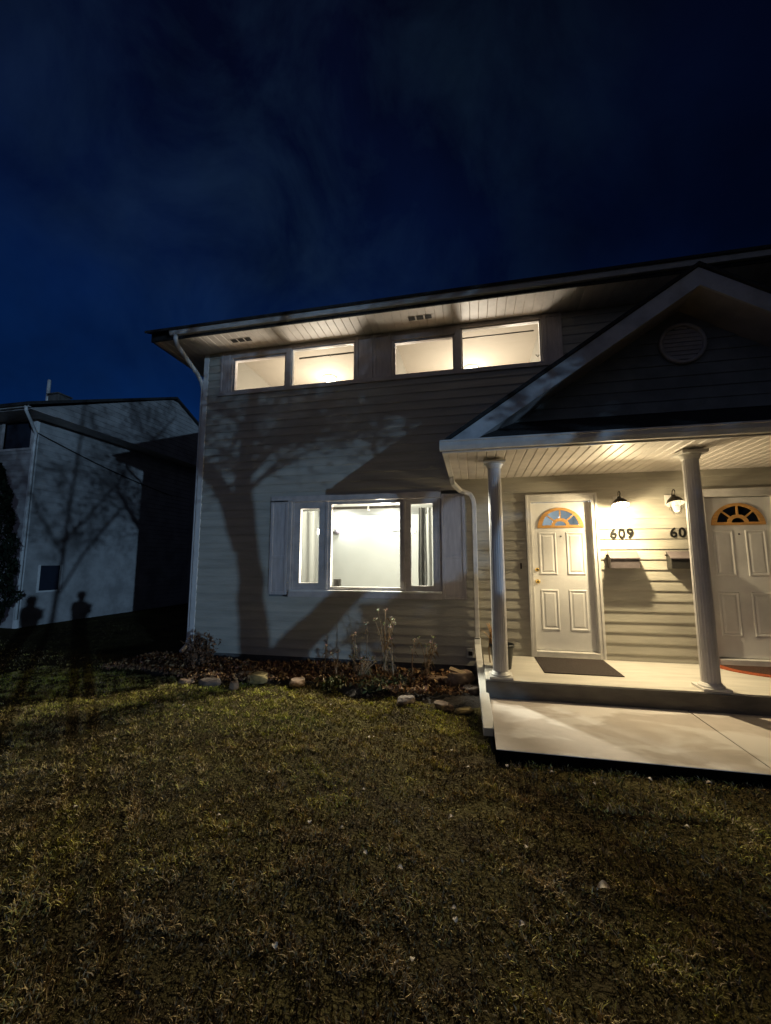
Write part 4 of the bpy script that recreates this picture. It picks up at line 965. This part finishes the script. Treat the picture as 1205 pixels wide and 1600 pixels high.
# service cable
b = MB(); b.tube([(-10.86, 7.95+ (12.9-7.95)*s, (3.30+Z0)-(0.88)*s-0.10*math.sin(math.pi*s)) for s in [i/14 for i in range(15)]], 0.014, 6)
tag(b.build('service_cable', M_black, smooth=True), 'thin dark cable sloping along the side wall of the neighbouring house', 'cable')

# arborvitae and shrubs by the neighbour
def conifer(x, y, r, h, n, label, name='columnar_conifer'):
    t = empty(name, (x, y, 0), label, 'tree')
    u = rng.random(n); z = 0.1+u*h; prof = r*np.minimum(1, (u/0.25+0.35))*(1-u**2.2)**0.75*(1+0.10*np.sin(u*40))
    a = rng.uniform(0, 6.283, n); rad = prof*(0.65+0.4*rng.random(n)**0.5)*(1+0.12*np.sin(a*5+u*20))
    P = np.stack([x+rad*np.cos(a), y+rad*np.sin(a), z], 1)
    V, F, T = leaf_quads(P, 0.06, tints(n, [(0.010,0.016,0.009),(0.006,0.011,0.006),(0.014,0.020,0.010)]), up=1.2, aspect=0.4)
    raw_cloud('crown', V, F, T, M_leafattr, t)
    MB().tube([(x, y, -0.05), (x, y, h*0.9)], [0.07, 0.02], 10).build('trunk', M_bark, t, True)
conifer(-10.72, 7.15, 0.50, 3.75, 5200, 'tall dark columnar evergreen at the left edge by the neighbouring house')
# ================================================================== PEOPLE BEHIND THE VIEWER (their shadows fall on the neighbour's wall)
def person(x, y, h, label, coat, legs, hair_len, facing=0.0):
    t = empty('person', (x, y, 0), label, 'person')
    k = h/1.75
    J = {'pelvis': (0, 0, .95), 'waist': (0, .0, 1.10), 'chest': (0, .0, 1.32), 'neck': (0, .0, 1.49), 'head0': (0, .015, 1.58), 'head1': (0, .02, 1.68)}
    R_ = {'pelvis': (.23, .16), 'waist': (.235, .16), 'chest': (.235, .16), 'neck': (.055, .055), 'head0': (.080, .092), 'head1': (.085, .098)}
    E_ = [('pelvis', 'waist'), ('waist', 'chest'), ('chest', 'neck'), ('neck', 'head0'), ('head0', 'head1')]
    for sx in (-1, 1):
        n_ = 'L' if sx < 0 else 'R'
        for nm, p, r_ in (('hip', (sx*.10, 0, .90), (.09, .095)), ('knee', (sx*.12, .02, .50), (.062, .066)), ('ankle', (sx*.13, 0, .09), (.042, .046)), ('toe', (sx*.15, .15, .045), (.042, .035)),
                          ('shoulder', (sx*.19, 0, 1.42), (.085, .085)), ('elbow', (sx*.30, .03, 1.17), (.075, .075)), ('wrist', (sx*.10, .22, 1.27), (.030, .030)), ('palm', (sx*.06, .27, 1.31), (.032, .018))):
            J[n_+nm] = p; R_[n_+nm] = r_
        E_ += [('pelvis', n_+'hip'), (n_+'hip', n_+'knee'), (n_+'knee', n_+'ankle'), (n_+'ankle', n_+'toe'), ('chest', n_+'shoulder'), (n_+'shoulder', n_+'elbow'), (n_+'elbow', n_+'wrist'), (n_+'wrist', n_+'palm')]
        for f in range(5):
            a = (sx*(.075-.018*f), .295, 1.335); 
            ln = (.05, .065, .07, .065, .05)[f]
            if f == 0: a = (sx*.035, .28, 1.30)
            b_ = (a[0]-sx*.012, a[1]+ln*.5, a[2]+ln*.4); c_ = (b_[0]-sx*.012, b_[1]+ln*.05, b_[2]+ln*.5)
            for q_, p in enumerate((a, b_, c_)): J[f'{n_}f{f}{q_}'] = p; R_[f'{n_}f{f}{q_}'] = (.0095-.0012*q_,)*2
            E_ += [(n_+'palm', f'{n_}f{f}0'), (f'{n_}f{f}0', f'{n_}f{f}1'), (f'{n_}f{f}1', f'{n_}f{f}2')]
    names = list(J); me = bpy.data.meshes.new('body'); me.from_pydata([tuple(c*k for c in J[n_]) for n_ in names], [(names.index(a), names.index(b_)) for a, b_ in E_], [])
    o = bpy.data.objects.new('body', me); COL.objects.link(o)
    sk = o.modifiers.new('skin', 'SKIN'); sk.use_smooth_shade = True
    sv = me.skin_vertices[0].data if me.skin_vertices else None
    if sv is None:
        import bmesh
        bm = bmesh.new(); bm.from_mesh(me); bm.verts.layers.skin.verify(); bm.to_mesh(me); bm.free(); sv = me.skin_vertices[0].data
    for i, n_ in enumerate(names): sv[i].radius = tuple(v*k for v in R_[n_]); sv[i].use_root = (n_ == 'pelvis')
    ss = o.modifiers.new('sub', 'SUBSURF'); ss.levels = 1; ss.render_levels = 2
    dg = bpy.context.evaluated_depsgraph_get(); m2 = bpy.data.meshes.new_from_object(o.evaluated_get(dg)); bpy.data.objects.remove(o)
    # face: nose, brow, chin and ears pushed out of the head surface
    for v in m2.vertices:
        q_ = v.co/k
        if q_.z > 1.52:
            d = q_-Vector((0, .02, 1.64))
            if d.y > .04: v.co.y += k*.020*math.exp(-((q_.x/.014)**2+((q_.z-1.625)/.022)**2))
            v.co.x += k*.012*math.copysign(1, q_.x)*math.exp(-(((abs(q_.x)-.075)/.02)**2+((q_.z-1.635)/.025)**2+((q_.y-.0)/.02)**2))
    def slot(): 
        for nm in (coat, legs, M_skin): m2.materials.append(nm)
        for p in m2.polygons:
            c = p.center/k; hand = c.y > .215 and c.z > 1.2
            p.material_index = 2 if (c.z > 1.51 or hand) else (1 if c.z < .93 else 0); p.use_smooth = True
    slot(); m2.name = 'body'; m2.transform(Matrix.Rotation(facing, 4, 'Z'))
    ob_ = bpy.data.objects.new('body', m2); COL.objects.link(ob_); ob_.parent = t; ORG[ob_.name] = ORG[t.name]
    hb = MB(); c0 = (x, y, 0)
    hb.lathe((x, y+.01*k, 1.66*k), [(0.001, .115), (.06, .108), (.098, .066), (.112, .01), (.108, -.05), (.098, -hair_len)], 24)
    n_ = len(hb.v); keep = []
    for f in hb.f:
        cy = sum(hb.v[i][1] for i in f)/4-y; cz = sum(hb.v[i][2] for i in f)/4
        if not (cy > .03 and cz < 1.69*k): keep.append(f)
    hb.f = keep; hb.build('hair', M_hair, t, True)
    return t
M_skin = mat('skin', (0.45, 0.28, 0.20), 0.6, 0.05, 10); M_hair = mat('hair', (0.03, 0.02, 0.015), 0.6, 0.2, 40)
M_coat = mat('dark_coat', (0.03, 0.035, 0.05), 0.9, 0.2, 20); M_jeans = mat('jeans', (0.04, 0.06, 0.11), 0.9, 0.2, 30); M_coat2 = mat('grey_coat', (0.09, 0.085, 0.08), 0.9, 0.2, 20)
person(0.62, -0.36, 1.76, 'person in a dark coat holding up a phone, standing just behind the viewpoint', M_coat, M_jeans, 0.07)
person(-0.62, -0.62, 1.62, 'person in a grey coat standing to the left behind the viewpoint', M_coat2, M_jeans, 0.14)

# ================================================================== TREES ACROSS THE LAWN (behind the viewer; bare ones throw the branch shadows, evergreens are added shade)
def shade_tree(name, t_, limbs, label, twigs=3, seed=1, leaves=0, lz=0.0, plane='front'):
    """limbs given where their shadow falls on the wall: (x, z, shadow half width); carried back along the light by t_ metres"""
    rnd = random.Random(seed); L = Vector((LH.x*t_, LH.y*t_, t_*math.tan(EL)))
    tr = None; b = MB(); bb = MB(); P = []
    def place(p): return Vector((p[0], D, p[1]+Z0))+L if plane == 'front' else Vector((NX, p[0], p[1]+Z0))+L
    base = place(limbs[0][0]); root = empty(name, (base.x, base.y, 0), label, 'tree')
    segs = []
    for li, pts in enumerate(limbs):
        w3 = [place(p) for p in pts]; rs = [p[2]*0.66 for p in pts]
        if li: 
            dv = rnd.uniform(-0.6, 0.6)
            for i, v in enumerate(w3): v += LV*dv*i/len(w3)
        # smooth resample
        q, r_ = [], []
        for i in range(len(w3)-1):
            for k in range(4):
                f = k/4; q.append(w3[i].lerp(w3[i+1], f)+Vector((rnd.uniform(-1,1),rnd.uniform(-1,1),0))*rs[i]*0.12); r_.append(rs[i]+(rs[i+1]-rs[i])*f)
        q.append(w3[-1]); r_.append(rs[-1])
        (b if li == 0 else bb).tube(q, r_, 12); segs.append((q, r_))
    def grow(p, d, ln, r, lvl):
        q = [p]; dd = d.copy()
        for k in range(4):
            dd = (dd+Vector((rnd.gauss(0, .22), rnd.gauss(0, .22), rnd.gauss(0.03, .18)))).normalized(); q.append(q[-1]+dd*ln/4)
        bb.tube(q, [r*(1-0.2*k) for k in range(5)], 5 if lvl > 1 else 7, caps=False)
        P.append(q[-1])
        if lvl <= 1: P.append(q[2]); 
        if lvl > 0:
            for k in (1, 2, 3, 4):
                for _ in range(2 if lvl > 1 else 2):
                    nd = (dd+Vector((rnd.gauss(0, .7), rnd.gauss(0, .7), rnd.gauss(.1, .6)))).normalized()
                    grow(q[k], nd, ln*rnd.uniform(.45, .7), r*0.45, lvl-1)
    for q, r_ in segs:
        for i, p in enumerate(q):
            if p.z-L.z-Z0 < lz: continue
            if rnd.random() < 0.6:
                d = Vector((rnd.gauss(0, 1), rnd.gauss(0, 1), rnd.uniform(0, .9))).normalized()
                grow(p, d, rnd.uniform(1.1, 2.0), min(r_[i]*0.4, 0.05), twigs-1)
    b.build('trunk', M_bark, root, True); bb.build('crown', M_bark, root, True)
    if leaves and P:
        PP = np.array([tuple(P[rnd.randrange(len(P))]) for _ in range(leaves)])+rng.normal(size=(leaves, 3))*0.16
        V, F, T = leaf_quads(PP, 0.045, tints(leaves, [(0.10,0.06,0.03),(0.06,0.05,0.02)]))
        raw_cloud('dead_leaves', V, F, T, M_leafattr, root)
T1 = 11.5; zb = -T1*math.tan(EL)-Z0-0.1
shade_tree('bare_tree', T1, [
    [(-2.7, zb, 0.30), (-3.0, -5.0, 0.30), (-3.30, -2.6, 0.30), (-3.42, -1.2, 0.28), (-3.60, 0.0, 0.22), (-3.74, 1.1, 0.18), (-3.70, 2.0, 0.14), (-3.55, 3.4, 0.09), (-3.3, 5.0, 0.04)],
    [(-3.35, -2.0, 0.34), (-2.80, -1.33, 0.30), (-2.18, -0.76, 0.26), (-1.4, 0.05, 0.20), (-0.8, 1.0, 0.13), (-0.5, 2.1, 0.09), (-0.3, 3.6, 0.04)],
    [(-3.72, 0.2, 0.19), (-3.95, 0.9, 0.18), (-4.35, 1.5, 0.16), (-4.9, 1.95, 0.12), (-5.8, 2.8, 0.04)],
    [(-3.72, 1.4, 0.10), (-3.0, 2.1, 0.08), (-2.2, 2.7, 0.06), (-1.4, 3.5, 0.03)],
    [(-1.2, 0.35, 0.10), (-0.3, 1.0, 0.08), (0.7, 1.7, 0.06), (1.6, 2.8, 0.03)],
], 'tall forked bare tree standing behind the viewer, outside the picture', twigs=3, seed=5, leaves=4800, lz=0.9)
T2 = 19.0; zb2 = -T2*math.tan(EL)-Z0-0.1
shade_tree('bare_tree', T2, [
    [(8.2, zb2, 0.16), (8.6, -6.0, 0.13), (9.0, 0.0, 0.075), (9.1, 2.0, 0.055), (9.3, 5.0, 0.03)],
    [(8.9, -1.0, 0.05), (9.6, 0.2, 0.045), (10.2, 1.0, 0.05), (11.4, 2.4, 0.03)],
    [(9.0, 0.5, 0.055), (10.2, 2.0, 0.045), (11.2, 3.4, 0.05), (12.6, 5.0, 0.03)],
    [(9.0, 0.2, 0.05), (8.3, 1.2, 0.04), (7.6, 2.6, 0.04), (7.2, 4.4, 0.02)],
], 'very tall thin bare tree farther behind the viewer, outside the picture', twigs=3, seed=11, leaves=6500, lz=0.2, plane='side')
def blocker_tree(t_, cx, cz, rr, rz, n, label):  # added unseen crown that keeps light off the right of the facade
    L = Vector((LH.x*t_, LH.y*t_, t_*math.tan(EL))); c = Vector((cx, D, cz+Z0))+L
    t = empty('light_blocker_tree', (c.x, c.y, 0), label, 'tree')
    d = rng.normal(size=(n, 3)); d /= np.linalg.norm(d, axis=1)[:, None]; rad = rng.random(n)**0.4*(1+0.18*np.sin(d[:, 0]*6)*np.sin(d[:, 2]*5+1)+0.1*np.sin(d[:, 1]*11))
    P = np.stack([c.x+d[:, 0]*rr*rad, c.y+d[:, 1]*rr*rad, c.z+d[:, 2]*rz*rad], 1)
    V, F, T = leaf_quads(P, 0.17, tints(n, [(0.02,0.035,0.015),(0.012,0.022,0.01)]), aspect=0.7)
    raw_cloud('crown', V, F, T, M_leafattr, t)
    MB().tube([(c.x, c.y, -0.1), (c.x, c.y, c.z)], [0.28, 0.12], 10).build('trunk', M_bark, t, True)
blocker_tree(15.0, 5.2, 2.9, 4.0, 2.8, 20000, 'broad dense evergreen added to block light, far behind the viewer on the right, outside the picture')
blocker_tree(12.5, 4.5, -1.0, 3.6, 1.75, 20000, 'low bushy evergreen added to block light, behind the viewer on the right, outside the picture')
